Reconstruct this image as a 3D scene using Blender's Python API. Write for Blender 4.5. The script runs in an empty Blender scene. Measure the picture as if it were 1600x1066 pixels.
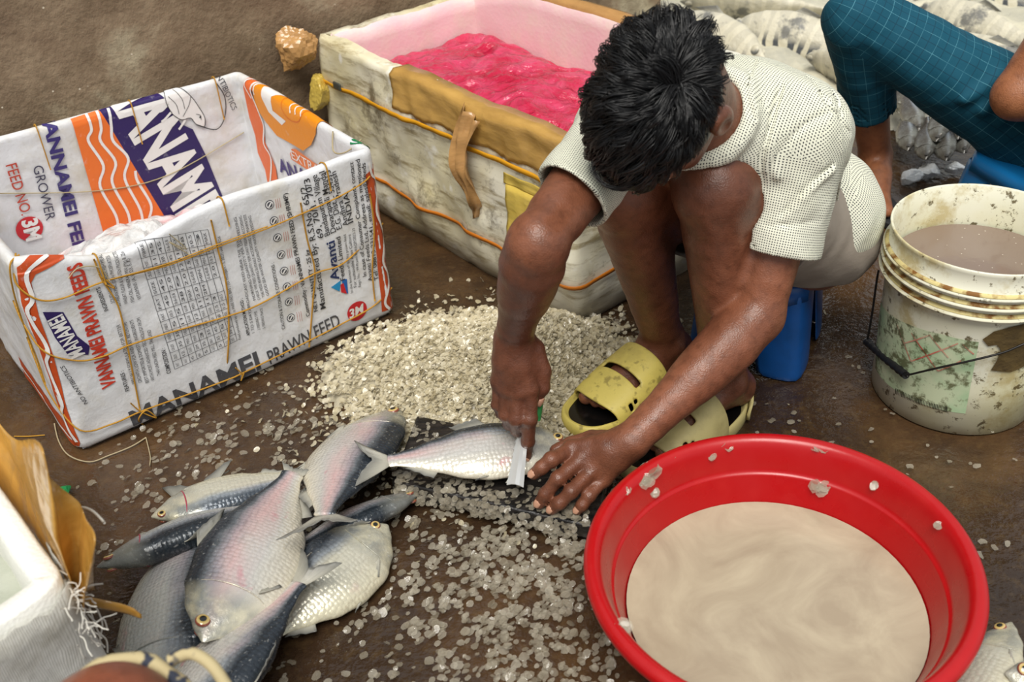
import bpy, bmesh, math, random
import numpy as np
from mathutils import Vector, Matrix, noise as mn
SC = bpy.context.scene
COL = SC.collection
V = Vector
# ------------------------------------------------------------------ camera, sky, sun, exposure
CP, CF, CR, CH = math.radians(35.27), 1695.0, math.radians(-3.46), 1.24      # pitch, focal length in px of a 1600 px frame, roll, height
_fw = V((0, math.cos(CP), -math.sin(CP))); _r0 = V((1, 0, 0)); _u0 = _r0.cross(_fw)
_rt = _r0*math.cos(CR) + _u0*math.sin(CR); _up = -_r0*math.sin(CR) + _u0*math.cos(CR)
CAMP = V((0, 0, CH))
cd = bpy.data.cameras.new('camera'); cam = bpy.data.objects.new('camera', cd); COL.objects.link(cam)
cam.matrix_world = Matrix(((_rt.x, _up.x, -_fw.x, 0), (_rt.y, _up.y, -_fw.y, 0), (_rt.z, _up.z, -_fw.z, CH), (0, 0, 0, 1)))
cd.sensor_width = 36; cd.lens = CF/1600*36; cd.clip_start = 0.02; SC.camera = cam
cd.dof.use_dof = True; cd.dof.focus_distance = 1.85; cd.dof.aperture_fstop = 5.6
w = bpy.data.worlds.new('overcast sky'); SC.world = w; w.use_nodes = True
bg = w.node_tree.nodes['Background']; bg.inputs[0].default_value = (0.93, 0.97, 1.0, 1); bg.inputs[1].default_value = 0.46
sd = bpy.data.lights.new('sun', 'SUN'); sun = bpy.data.objects.new('sun', sd); COL.objects.link(sun)
sd.energy = 3.0; sd.angle = math.radians(34); sd.color = (1.0, 0.965, 0.9)
sun.rotation_euler = V((-0.06, -0.5, 1.0)).to_track_quat('Z', 'Y').to_euler()
SC.view_settings.view_transform = 'Standard'; SC.view_settings.look = 'None'
SC.view_settings.exposure = 0.38; SC.view_settings.gamma = 1.0; SC.view_settings.use_curve_mapping = False

def ray(u, v): return _fw + _rt*((u-800)/CF) - _up*((v-533)/CF)
def atz(u, v, z=0.0): q = ray(u, v); return CAMP + q*((z-CH)/q.z)
def aty(u, v, y): q = ray(u, v); return CAMP + q*(y/q.y)
def atpl(u, v, o, n): q = ray(u, v); return CAMP + q*((V(o)-CAMP).dot(n)/q.dot(n))

# ------------------------------------------------------------------ materials
def S(h, a=1):
    h = h.lstrip('#'); c = [int(h[i:i+2], 16)/255 for i in (0, 2, 4)]
    return tuple((x/12.92 if x < .04045 else ((x+.055)/1.055)**2.4) for x in c) + (a,)
class Mat:
    def __init__(s, name, base='#888888', rough=.5, spec=.5, metal=0, **kw):
        s.m = bpy.data.materials.new(name); s.m.use_nodes = True; s.t = s.m.node_tree; s.N = s.t.nodes
        s.b = s.N['Principled BSDF']; s.set(rough=rough, spec=spec, metal=metal, base=base, **kw); s._c = {}
    KEY = dict(base='Base Color', rough='Roughness', spec='Specular IOR Level', metal='Metallic', nrm='Normal', coat='Coat Weight', coatr='Coat Roughness',
               alpha='Alpha', trans='Transmission Weight', ior='IOR', sheen='Sheen Weight', sss='Subsurface Weight', sssr='Subsurface Radius', ssss='Subsurface Scale')
    def put(s, sock, v):
        if isinstance(v, bpy.types.NodeSocket): s.t.links.new(v, sock)
        elif isinstance(v, str): sock.default_value = S(v)
        elif v is not None: sock.default_value = v
    def set(s, **kw):
        for k, v in kw.items(): s.put(s.b.inputs[s.KEY[k]], v)
        return s
    def n(s, typ, ins=None, **props):
        nd = s.N.new(typ)
        for k, v in props.items(): setattr(nd, k, v)
        for k, v in (ins or {}).items(): s.put(nd.inputs[k], v)
        return nd
    def co(s, k='Object'):
        if 'tc' not in s._c: s._c['tc'] = s.n('ShaderNodeTexCoord')
        return s._c['tc'].outputs[k]
    def map(s, vec, sc=(1, 1, 1), loc=(0, 0, 0), rot=(0, 0, 0)):
        return s.n('ShaderNodeMapping', {'Vector': vec, 'Scale': sc, 'Location': loc, 'Rotation': rot}).outputs[0]
    def noise(s, scale, detail=3, rough=.55, vec=None, dist=0, col=False):
        nd = s.n('ShaderNodeTexNoise', {'Vector': vec or s.co(), 'Scale': scale, 'Detail': detail, 'Roughness': rough, 'Distortion': dist})
        return nd.outputs[1 if col else 0]
    def vor(s, scale, vec=None, feature='F1', rand=1.0, out=0, dim='3D'):
        nd = s.n('ShaderNodeTexVoronoi', {'Vector': vec or s.co(), 'Scale': scale, 'Randomness': rand}, feature=feature, voronoi_dimensions=dim)
        return nd.outputs[out]
    def wave(s, scale, dist=0, vec=None, det=2, dsc=1, dirn='X', typ='BANDS'):
        return s.n('ShaderNodeTexWave', {'Vector': vec or s.co(), 'Scale': scale, 'Distortion': dist, 'Detail': det, 'Detail Scale': dsc}, bands_direction=dirn, wave_type=typ).outputs[1]
    def ramp(s, fac, stops, interp='LINEAR'):
        nd = s.n('ShaderNodeValToRGB', {'Fac': fac}); r = nd.color_ramp; r.interpolation = interp
        while len(r.elements) < len(stops): r.elements.new(0.5)
        for e, (p, c) in zip(r.elements, stops):
            e.position = p; e.color = S(c) if isinstance(c, str) else ((c, c, c, 1) if isinstance(c, (int, float)) else c)
        return nd.outputs[0]
    def mix(s, f, a, b, mode='MIX'):
        nd = s.n('ShaderNodeMix', data_type='RGBA', blend_type=mode)
        s.put(nd.inputs[0], f); s.put(nd.inputs[6], a); s.put(nd.inputs[7], b); return nd.outputs[2]
    def math(s, op, a, b=0.0, c=0.0, clamp=False):
        nd = s.n('ShaderNodeMath', operation=op, use_clamp=clamp)
        for i, x in enumerate((a, b, c)): s.put(nd.inputs[i], x)
        return nd.outputs[0]
    def sep(s, vec): return s.n('ShaderNodeSeparateXYZ', {0: vec}).outputs
    def bump(s, h, strength=.4, dist=.002, nrm=None):
        ins = {'Height': h, 'Strength': strength, 'Distance': dist}
        if nrm is not None: ins['Normal'] = nrm
        s.set(nrm=s.n('ShaderNodeBump', ins).outputs[0]); return s
    def rnd(s): return s.n('ShaderNodeObjectInfo').outputs['Random']

# ------------------------------------------------------------------ mesh helpers
def mk(name, vs, fs, mat=None, parent=None, smooth=True, uv=None, mats=None, fidx=None):
    me = bpy.data.meshes.new(name); me.from_pydata([tuple(v) for v in vs], [], [tuple(int(i) for i in f) for f in fs]); me.update()
    if smooth and len(me.polygons): me.polygons.foreach_set('use_smooth', [True]*len(me.polygons))
    for m in (mats or ([mat] if mat else [])): me.materials.append(m.m)
    if fidx is not None: me.polygons.foreach_set('material_index', [int(i) for i in fidx])
    if uv is not None:
        l = me.uv_layers.new(name='UVMap'); li = np.zeros(len(me.loops), int); me.loops.foreach_get('vertex_index', li)
        l.data.foreach_set('uv', np.asarray(uv, float)[li].ravel())
    return link(name, me, parent)
def mkarr(name, vs, quads, mat, parent=None, smooth=True, luv=None):
    vs = np.asarray(vs, np.float32); quads = np.asarray(quads, np.int32); k = quads.shape[1]
    me = bpy.data.meshes.new(name); me.vertices.add(len(vs)); me.vertices.foreach_set('co', vs.ravel())
    me.loops.add(quads.size); me.loops.foreach_set('vertex_index', quads.ravel())
    me.polygons.add(len(quads)); me.polygons.foreach_set('loop_start', np.arange(0, quads.size, k, dtype=np.int32))
    me.polygons.foreach_set('loop_total', np.full(len(quads), k, np.int32))
    if smooth: me.polygons.foreach_set('use_smooth', np.ones(len(quads), bool))
    if luv is not None: l = me.uv_layers.new(name='UVMap'); l.data.foreach_set('uv', np.asarray(luv, np.float32).ravel())
    me.update(calc_edges=True); me.validate()
    if mat: me.materials.append(mat.m)
    return link(name, me, parent)
def link(name, me, parent=None):
    o = bpy.data.objects.new(name, me); COL.objects.link(o)
    if parent is not None: o.parent = parent
    return o
def thing(name, label, cat, loc=(0, 0, 0), rot=(0, 0, 0), group=None):
    o = bpy.data.objects.new(name, None); COL.objects.link(o); o.location = loc; o.rotation_euler = rot; o.empty_display_size = .05
    return tag(o, label, cat, group)
def tag(o, label, cat, group=None, kind=None):
    o['label'] = label; o['category'] = cat
    if group: o['group'] = group
    if kind: o['kind'] = kind
    return o
def struct(o): o['kind'] = 'structure'; return o
class MB:
    def __init__(s): s.v = []; s.f = []; s.uv = []
    def add(s, vs, fs, uv=None):
        k = len(s.v); s.v += [tuple(v) for v in vs]; s.f += [tuple(i+k for i in f) for f in fs]
        s.uv += list(uv) if uv is not None else [(0, 0)]*len(vs); return s
    def grid(s, rows, cu=False, cv=False):
        nu, nv = len(rows), len(rows[0]); fs = []
        for i in range(nu if cu else nu-1):
            for j in range(nv if cv else nv-1):
                a, b = i, (i+1) % nu; c, d = j, (j+1) % nv
                fs.append((a*nv+c, b*nv+c, b*nv+d, a*nv+d))
        return s.add([p for r in rows for p in r], fs)
    def tube(s, pts, r, n=6, cap=True, flat=1.0, upv=None):
        pts = [V(p) for p in pts]; rows = []; pn = None
        for i, p in enumerate(pts):
            t = (pts[min(i+1, len(pts)-1)] - pts[max(i-1, 0)]).normalized()
            if pn is None: a = V(upv) if upv is not None else (V((0, 0, 1)) if abs(t.z) < .9 else V((1, 0, 0)))
            else: a = pn
            nn = (a - t*a.dot(t)).normalized(); pn = nn; b = t.cross(nn); rr = r[i] if hasattr(r, '__len__') else r
            rows.append([p + nn*(math.cos(k*2*math.pi/n)*rr*flat) + b*(math.sin(k*2*math.pi/n)*rr) for k in range(n)])
        k0 = len(s.v); s.grid(rows, cv=True)
        if cap: s.f.append(tuple(k0+j for j in range(n))[::-1]); k1 = k0+(len(rows)-1)*n; s.f.append(tuple(k1+j for j in range(n)))
        return s
    def lathe(s, prof, n=48, c=(0, 0, 0), a0=0, a1=2*math.pi, wob=None):
        full = abs(a1-a0-2*math.pi) < 1e-6; m = n if full else n+1; rows = []
        for k in range(m):
            a = a0+(a1-a0)*k/n
            rows.append([V((c[0]+(r+(wob(a, z) if wob else 0))*math.cos(a), c[1]+(r+(wob(a, z) if wob else 0))*math.sin(a), c[2]+z)) for r, z in prof])
        return s.grid(rows, cu=full)
    def box(s, c, d, M=None):
        vs = []
        for x in (-1, 1):
            for y in (-1, 1):
                for z in (-1, 1): p = V((x*d[0]/2, y*d[1]/2, z*d[2]/2)); vs.append((M @ p if M else p)+V(c))
        return s.add(vs, [(0, 1, 3, 2), (4, 6, 7, 5), (0, 4, 5, 1), (2, 3, 7, 6), (0, 2, 6, 4), (1, 5, 7, 3)])
    def build(s, name, mat, parent=None, smooth=True, uv=False): return mk(name, s.v, s.f, mat, parent, smooth, uv=s.uv if uv else None)
def solid(o, t, off=-1):
    m = o.modifiers.new('thickness', 'SOLIDIFY'); m.thickness = t; m.offset = off; return o
def bevel(o, w, seg=2):
    m = o.modifiers.new('round', 'BEVEL'); m.width = w; m.segments = seg; m.limit_method = 'ANGLE'; return o
def subsurf(o, n=1):
    m = o.modifiers.new('smooth', 'SUBSURF'); m.levels = n; m.render_levels = n; return o
def nz(p, sc=1.0): return mn.noise(V(p)*sc)
def fbm(p, sc=1.0, o=3): return mn.fractal(V(p)*sc, 1.0, 2.0, o)
def catmull(P, n=8):
    P = [V(p) for p in P]; out = []
    for i in range(len(P)-1):
        a, b, c, d = P[max(i-1, 0)], P[i], P[i+1], P[min(i+2, len(P)-1)]
        for k in range(n):
            t = k/n; out.append(.5*((2*b)+(c-a)*t+(2*a-5*b+4*c-d)*t*t+(3*b-a-3*c+d)*t**3))
    return out+[P[-1]]

# ------------------------------------------------------------------ smooth-blended solid modelling: shapes are summed on a grid and skinned as one surface
class SDF:
    def __init__(s, lo, hi, h):
        s.h = h; s.lo = np.array(lo, np.float32); s.n = np.ceil((np.array(hi)-s.lo)/h).astype(int)+1
        s.F = np.full(s.n, 1.0, np.float32); s.ax = [s.lo[i]+h*np.arange(s.n[i], dtype=np.float32) for i in range(3)]
    def win(s, lo, hi, m):
        a = np.clip(np.floor((np.array(lo)-m-s.lo)/s.h).astype(int), 0, s.n); b = np.clip(np.ceil((np.array(hi)+m-s.lo)/s.h).astype(int)+1, 0, s.n)
        if np.any(b <= a): return None
        sl = tuple(slice(a[i], b[i]) for i in range(3))
        return sl, np.meshgrid(*[s.ax[i][sl[i]] for i in range(3)], indexing='ij', sparse=True)
    def comb(s, sl, d, k, op='u'):
        F = s.F[sl]
        if op == 'u':
            if k > 0: hh = np.clip(.5+.5*(F-d)/k, 0, 1); s.F[sl] = F*(1-hh)+d*hh-k*hh*(1-hh)
            else: s.F[sl] = np.minimum(F, d)
        else:
            if k > 0: hh = np.clip(.5-.5*(F+d)/k, 0, 1); s.F[sl] = F*(1-hh)+(-d)*hh+k*hh*(1-hh)
            else: s.F[sl] = np.maximum(F, -d)
    def cone(s, a, b, r1, r2, k=.01, op='u', flat=None):
        a = np.array(a, np.float32); b = np.array(b, np.float32); R = max(r1, r2)
        W = s.win(np.minimum(a, b)-R, np.maximum(a, b)+R, k+3*s.h)
        if W is None: return s
        sl, (X, Y, Z) = W; ba = b-a; L = max(float(ba@ba), 1e-9)
        t = np.clip(((X-a[0])*ba[0]+(Y-a[1])*ba[1]+(Z-a[2])*ba[2])/L, 0, 1)
        dx = X-a[0]-t*ba[0]; dy = Y-a[1]-t*ba[1]; dz = Z-a[2]-t*ba[2]
        q = dx*dx+dy*dy+dz*dz
        if flat is not None:                       # flat = (unit axis, factor): squash across that axis
            fx, ff = np.array(flat[0], np.float32), flat[1]; c = dx*fx[0]+dy*fx[1]+dz*fx[2]; q = q+c*c*(ff*ff-1)
        s.comb(sl, np.sqrt(q)-(r1+(r2-r1)*t), k, op); return s
    def path(s, pts, k=.01, op='u', flat=None):    # one limb: its segments meet without swelling, then the whole blends in
        P = [np.array(p, np.float32) for p, _ in pts]; R = max(r for _, r in pts)
        W = s.win(np.min(P, 0)-R, np.max(P, 0)+R, k+3*s.h)
        if W is None: return s
        sl, (X, Y, Z) = W; D = None; kj = .003
        for (a, r1), (b, r2) in zip(pts[:-1], pts[1:]):
            a = np.array(a, np.float32); ba = np.array(b, np.float32)-a; L = max(float(ba@ba), 1e-9)
            t = np.clip(((X-a[0])*ba[0]+(Y-a[1])*ba[1]+(Z-a[2])*ba[2])/L, 0, 1)
            d = np.sqrt((X-a[0]-t*ba[0])**2+(Y-a[1]-t*ba[1])**2+(Z-a[2]-t*ba[2])**2)-(r1+(r2-r1)*t)
            if D is None: D = d
            else: hh = np.clip(.5+.5*(D-d)/kj, 0, 1); D = D*(1-hh)+d*hh-kj*hh*(1-hh)
        s.comb(sl, D, k, op); return s
    def ell(s, c, r, R=None, k=.01, op='u'):
        c = np.array(c, np.float32); r = np.array(r, np.float32); m = float(r.max()); W = s.win(c-m, c+m, k+3*s.h)
        if W is None: return s
        sl, (X, Y, Z) = W; R = np.eye(3) if R is None else np.array(R)
        l = [(X-c[0])*R[0][i]+(Y-c[1])*R[1][i]+(Z-c[2])*R[2][i] for i in range(3)]
        k0 = np.sqrt(sum((l[i]/r[i])**2 for i in range(3))); k1 = np.sqrt(sum((l[i]/r[i]**2)**2 for i in range(3)))+1e-9
        s.comb(sl, k0*(k0-1)/k1, k, op); return s
    def cut(s, o, n, lo, hi):                      # remove what lies beyond a plane inside a box
        W = s.win(lo, hi, 0)
        if W is None: return s
        sl, (X, Y, Z) = W; n = np.array(n, np.float32); n /= np.linalg.norm(n)
        s.F[sl] = np.maximum(s.F[sl], (X-o[0])*n[0]+(Y-o[1])*n[1]+(Z-o[2])*n[2]); return s
    def displace(s, fn, lo, hi):
        sl, g = s.win(lo, hi, 0); s.F[sl] += fn(*g).astype(np.float32)
    def hit(s, u, v):                              # where a line of sight first meets the solid
        q = np.array(ray(u, v)); ts = np.arange(.6, 3.2, s.h*.5); p = np.array(CAMP)+np.outer(ts, q); i = np.round((p-s.lo)/s.h).astype(int)
        ok = ((i >= 0) & (i < s.n)).all(1); f = np.where(ok, s.F[tuple(np.clip(i, 0, s.n-1).T)], 1.0); k = np.argmax(f < 0)
        return tuple(p[k]) if f[k] < 0 else None
    def crease(s, px, r, k=.004, lift=None):       # a sewn edge or fold: a groove with a raised lip
        P = [s.hit(u, v) for u, v in px]; P = [p for p in P if p]
        if len(P) < 2: return
        C = [tuple(p) for p in catmull(P, 4)]
        if lift: s.path([(off(c, *(np.array(-_fw)*-.002+np.array(_rt)*lift[0]-np.array(_up)*lift[1])), r*1.6) for c in C], .006)
        s.path([(c, r) for c in C], k, 'd')
    def skin(s, smooth=1):
        F = s.F; n = s.n; I = F < 0; c = np.zeros(n-1, np.int8); sh = [(i, j, k) for i in (0, 1) for j in (0, 1) for k in (0, 1)]
        for i, j, k in sh: c += I[i:n[0]-1+i, j:n[1]-1+j, k:n[2]-1+k]
        A = np.nonzero((c > 0) & (c < 8)); A = np.stack(A, 1); idx = np.full(n-1, -1, np.int32); idx[A[:, 0], A[:, 1], A[:, 2]] = np.arange(len(A))
        P = np.zeros((len(A), 3)); cnt = np.zeros(len(A))
        val = {q: F[A[:, 0]+q[0], A[:, 1]+q[1], A[:, 2]+q[2]] for q in sh}
        for a in sh:
            for ax in range(3):
                if a[ax]: continue
                b = list(a); b[ax] = 1; b = tuple(b); fa, fb = val[a], val[b]; cr = (fa < 0) != (fb < 0)
                t = np.where(cr, fa/np.where(cr, fa-fb, 1), 0); q = np.array(a)+np.outer(t, np.array(b)-np.array(a)); P[cr] += q[cr]; cnt[cr] += 1
        P = (A+P/cnt[:, None])*s.h+s.lo; Q = []
        for ax in range(3):
            u, v = (ax+1) % 3, (ax+2) % 3; m = [slice(None)]*3; m2 = [slice(None)]*3; m[ax] = slice(0, n[ax]-1); m2[ax] = slice(1, n[ax])
            cr = I[tuple(m)] != I[tuple(m2)]; G = np.stack(np.nonzero(cr), 1); G = G[(G[:, u] > 0) & (G[:, v] > 0) & (G[:, u] < n[u]-1) & (G[:, v] < n[v]-1)]
            def cell(du, dv): q = G.copy(); q[:, u] -= du; q[:, v] -= dv; return idx[q[:, 0], q[:, 1], q[:, 2]]
            q = np.stack([cell(1, 1), cell(0, 1), cell(0, 0), cell(1, 0)], 1); fl = ~I[G[:, 0], G[:, 1], G[:, 2]]; q[fl] = q[fl][:, ::-1]; Q.append(q)
        Q = np.concatenate(Q); Q = Q[(Q >= 0).all(1)]
        for _ in range(smooth):
            acc = np.zeros_like(P); ct = np.zeros(len(P))
            for a, b in ((0, 1), (1, 2), (2, 3), (3, 0)):
                np.add.at(acc, Q[:, a], P[Q[:, b]]); np.add.at(acc, Q[:, b], P[Q[:, a]]); np.add.at(ct, Q[:, a], 1); np.add.at(ct, Q[:, b], 1)
            P = P*.5+.5*acc/np.maximum(ct, 1)[:, None]
        return P, Q

# ------------------------------------------------------------------ lettering and flat print laid on a surface
_tc = {}
def glyphs(txt, bold=0.0, shear=0.0):
    key = (txt, bold, shear)
    if key not in _tc:
        c = bpy.data.curves.new('lettering', 'FONT'); c.body = txt; c.size = 1; c.offset = bold; c.shear = shear; c.resolution_u = 3
        o = bpy.data.objects.new('lettering', c); me = bpy.data.meshes.new_from_object(o)
        vs = np.array([v.co[:2] for v in me.vertices]).reshape(-1, 2); fs = [tuple(p.vertices) for p in me.polygons]
        bpy.data.objects.remove(o); bpy.data.curves.remove(c); bpy.data.meshes.remove(me)
        lo = vs.min(0); hi = vs.max(0); _tc[key] = ((vs-[lo[0], 0])/[max(hi[0]-lo[0], 1e-6), .72], fs)
    return _tc[key]
class Print:
    """Ink on one face: f(a, b) -> point on the face at a metres across, b metres up; lift(p, k) raises layer k."""
    def __init__(s, f, nrm, inv, parent, cell=.02): s.f = f; s.nrm = nrm; s.inv = inv; s.p = parent; s.cell = cell; s.L = {}; s.clip = (-9, 9, -9, 9); s.cuts = ([], []); s.k = 0
    def put(s, part, mat, layer, vs, fs):
        s.L.setdefault((part, mat, layer), MB()).add([(x, y, 0) for x, y in vs], fs)
    def text(s, txt, p0, p1, h, mat, part='lettering', bold=0.0, shear=0.0, layer=2, px=True):
        a = V(s.inv(*p0)) if px else V(p0); b = V(s.inv(*p1)) if px else V(p1); d = b-a; u = V((-d.y, d.x)).normalized()*h
        s.k += 1
        if part.endswith('#'): part += str(s.k)
        vs, fs = glyphs(txt, bold, shear); s.put(part, mat, layer, [a+d*x+u*y for x, y in vs], fs)
    def poly(s, pts, mat, part='print', layer=1, px=True):
        q = [V(s.inv(*p)) if px else V(p) for p in pts]; s.put(part, mat, layer, q, [tuple(range(len(q)))])
    def line(s, pts, wd, mat, part='print', layer=2, px=True, sm=0, closed=False):
        q = [V(s.inv(*p)) if px else V(p) for p in pts]
        if closed: q.append(q[0])
        if sm: q = [V((p.x, p.y)) for p in catmull([V((p.x, p.y, 0)) for p in q], sm)]
        L, R = [], []
        for i, p in enumerate(q):
            t = (q[min(i+1, len(q)-1)]-q[max(i-1, 0)]).normalized(); nn = V((-t.y, t.x)); ww = (wd[min(i, len(wd)-1)] if hasattr(wd, '__len__') else wd)/2
            L.append(p+nn*ww); R.append(p-nn*ww)
        n = len(q); s.put(part, mat, layer, L+R, [(i, n+i, n+i+1, i+1) for i in range(n-1)])
    def disc(s, c, r, mat, part='print', layer=1, n=28, px=True, ry=None):
        c = V(s.inv(*c)) if px else V(c); s.put(part, mat, layer, [c+V((math.cos(k*2*math.pi/n)*r, math.sin(k*2*math.pi/n)*(ry or r))) for k in range(n)], [tuple(range(n))])
    def finish(s):
        for (part, mat, layer), b in s.L.items():
            bm = bmesh.new(); vs = [bm.verts.new(v) for v in b.v]
            for f in b.f:
                try: bm.faces.new([vs[i] for i in f])
                except ValueError: pass
            bmesh.ops.triangulate(bm, faces=bm.faces[:])
            for ax in (0, 1):
                if not bm.verts: break
                for lim, sg in ((s.clip[ax*2], -1), (s.clip[ax*2+1], 1)):
                    pn = V((0, 0, 0)); pn[ax] = sg; po = V((0, 0, 0)); po[ax] = lim
                    bmesh.ops.bisect_plane(bm, geom=bm.verts[:]+bm.edges[:]+bm.faces[:], plane_co=po, plane_no=pn, clear_outer=True)
                if not bm.verts: break
                c = [v.co[ax] for v in bm.verts]; lo, hi = min(c), max(c)
                for k in sorted(s.cuts[ax]+[k*s.cell for k in range(math.ceil(lo/s.cell), math.floor(hi/s.cell)+1)]):
                    if not lo < k < hi: continue
                    pn = V((0, 0, 0)); pn[ax] = 1; po = V((0, 0, 0)); po[ax] = k
                    bmesh.ops.bisect_plane(bm, geom=bm.verts[:]+bm.edges[:]+bm.faces[:], plane_co=po, plane_no=pn)
            if not bm.faces: bm.free(); continue
            bm.normal_update(); bm.verts.index_update()
            P = []
            for v in bm.verts:
                r = s.f(v.co.x, v.co.y); p, nn = r if isinstance(r, tuple) else (r, s.nrm); P.append(p+nn*(.0006+.0005*layer))
            F = [[v.index for v in f.verts] if f.normal.z > 0 else [v.index for v in f.verts][::-1] for f in bm.faces]
            mk(part.split('#')[0], P, F, mat, s.p, smooth=True); bm.free()
# ================================================================== THE SETTING: wet floor, stained wall
m = Mat('wet brown concrete', rough=.3)
n1 = m.noise(1.7, 5, .6); n2 = m.noise(9, 6, .65); n3 = m.noise(48, 5, .65)
c = m.ramp(n1, [(.3, '#21170f'), (.48, '#3a2a1c'), (.62, '#573f27'), (.78, '#4a3b29')])
c = m.mix(m.ramp(n2, [(.35, 0.0), (.7, .75)]), c, '#2e2118')
c = m.mix(m.ramp(n3, [(.5, 0.0), (.8, .35)]), c, '#6d5736')
m.set(base=c, rough=m.ramp(m.noise(4.5, 4, .6), [(.36, .04), (.54, .10), (.74, .34)]), spec=.6)
h = m.math('ADD', m.math('MULTIPLY', m.noise(14, 4, .6), 1.0), m.math('MULTIPLY', m.noise(75, 3, .6), .30))
m.bump(h, .55, .012); M_floor = m
rows = [[V((-4+.1*i, -1.2+.1*j, 0)) for j in range(95)] for i in range(91)]
struct(MB().grid(rows).build('floor', M_floor))
m = Mat('stained plaster', rough=.85)
n1 = m.noise(2.3, 6, .6, dist=.4); n2 = m.noise(13, 6, .65)
c = m.ramp(n1, [(.32, '#615040'), (.44, '#7a6650'), (.53, '#8b7860'), (.6, '#aa9e84'), (.72, '#c0b89e')])
c = m.mix(m.ramp(n2, [(.42, 0.0), (.7, .5)]), c, '#55432f')
c = m.mix(m.ramp(m.vor(34), [(.05, 1.0), (.085, 0.0)]), c, m.mix(m.ramp(m.noise(7), [(.52, 0.0), (.56, 1.0)]), c, '#d8cdb8'))
m.set(base=c, rough=m.ramp(n2, [(.3, .6), (.7, .95)])); m.bump(m.math('ADD', m.noise(7, 6, .65), m.math('MULTIPLY', m.noise(60, 3), .2)), .6, .02); M_wall = m
e1 = V((.809, .588, 0)); g1 = V((-.588, .809, 0)); Z = V((0, 0, 1))
bl0 = V((-.778, 1.482, 0)); DP, WD, TH = .56, .671, .02
wo = bl0 + g1*(DP+.045); a1 = wo - e1*2.4; b1 = wo + e1*2.02
wm = MB(); wm.grid([[a1+(b1-a1)*(i/60)+Z*(1.7*j/30)+g1*(.012*fbm(((b1-a1)*(i/60)).to_tuple()[:2]+(1.7*j/30,), 2.5)) for j in range(31)] for i in range(61)])
k = [a1+g1*.02, b1+g1*.02, b1+g1*.24, a1+g1*.24]; wm.add(k+[p+Z*1.7 for p in k], [(1, 2, 6, 5), (2, 3, 7, 6), (3, 0, 4, 7), (4, 5, 6, 7)])
struct(wm.build('wall_back', M_wall))
# low step of wall where the plaster ends behind the big foam box
# ================================================================== PRINTED SACK CRATE
def flat(name, c, rough=.45, **k): return Mat(name, c, rough, **k)
m = Mat('white woven sack', rough=.38)
m.set(base=m.mix(m.ramp(m.noise(9, 5, .65), [(.5, 0.0), (.72, .55)]), m.mix(m.ramp(m.noise(40, 3), [(.55, 0.0), (.75, .3)]), '#dedfe2', '#b9b6ac'), '#bdb295'))
m.bump(m.math('ADD', m.noise(22, 5, .6), m.math('MULTIPLY', m.math('ADD', m.wave(330, dirn='Z'), m.wave(330, dirn='X')), .03)), .7, .006); M_sack = m
INK = {}
def ink(c, rough=.4):
    if c not in INK:
        m = Mat('ink '+c, rough=rough); m.set(base=m.mix(m.ramp(m.noise(55, 4, .7), [(.62, 0.0), (.75, .45)]), c, m.mix(.5, c, '#d8d8d8'))); m.bump(m.noise(22, 5, .6), .5, .004); INK[c] = m
    return INK[c]
ORG, PUR, WHT, GRY, BLK, RED, BRN, CRD, GLD, GRN = '#e2702a', '#2a1a58', '#e4e2e0', '#4a4b50', '#2c2c30', '#c03824', '#b8481f', '#c3202a', '#e08a12', '#0d7a4a'
crate = thing('sack_wrapped_crate', 'white crate wrapped in printed feed sacks tied with yellow twine beside the wall', 'crate', bl0.to_tuple())
IM = Matrix.Translation(-bl0)
def loc(p): return V(p)-bl0
def disp(p): return .0045*fbm(p, 7.5, 3) + .0016*nz(p, 28)
def topz(a, c):                                   # rim height over the crate's own width a and depth c
    fr = max(0, 1-c/.2); z = .374+.016*max(0, 1-a/.5)
    return z + fr*(-.034*math.exp(-((a-.17)/.10)**2)+.012*math.exp(-((a-.02)/.05)**2)) + .004*nz((a*9, c*9, 3))
def rrect(w, d, r, st=.01):
    out = []; cs = [((w-r, r), -90), ((w-r, d-r), 0), ((r, d-r), 90), ((r, r), 180)]
    prev = None
    for (cx, cy), a0 in cs:
        arc = [(cx+r*math.cos(math.radians(a0+90*k/8)), cy+r*math.sin(math.radians(a0+90*k/8)), math.radians(a0+90*k/8)) for k in range(9)]
        if prev:
            L = math.hypot(arc[0][0]-prev[0], arc[0][1]-prev[1]); n = max(1, int(L/st))
            out += [(prev[0]+(arc[0][0]-prev[0])*k/n, prev[1]+(arc[0][1]-prev[1])*k/n, arc[0][2]) for k in range(1, n)]
        out += arc; prev = arc[-1]
    L = math.hypot(out[0][0]-prev[0], out[0][1]-prev[1]); n = max(1, int(L/st))
    out += [(prev[0]+(out[0][0]-prev[0])*k/n, prev[1]+(out[0][1]-prev[1])*k/n, math.radians(270)) for k in range(1, n)]
    return out
per = rrect(WD, DP, .022)
rows = []
for a, c, an in per:
    nn = e1*math.cos(an)+g1*math.sin(an); p0 = bl0+e1*a+g1*c; H = topz(a, c); row = []
    for k in range(3): t = k/3; row.append(p0+Z*(.012*t)-nn*(.012*(1-t)))
    for k in range(38): q = p0+Z*(.012+(H-.024)*k/37); row.append(q+nn*disp(q))
    q0 = p0+Z*(H-.012)
    for k in range(1, 8): t = math.pi*k/8; row.append(q0-nn*(TH/2)*(1-math.cos(t))+Z*(.012*math.sin(t))+nn*disp(q0)*(1-k/8))
    for k in range(26): row.append(p0-nn*TH+Z*(H-.012-(H-.06)*k/25)+nn*(.0025*fbm(p0+Z*k, 9)))
    rows.append([loc(p) for p in row])
b = MB().grid(rows, cu=True)
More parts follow.
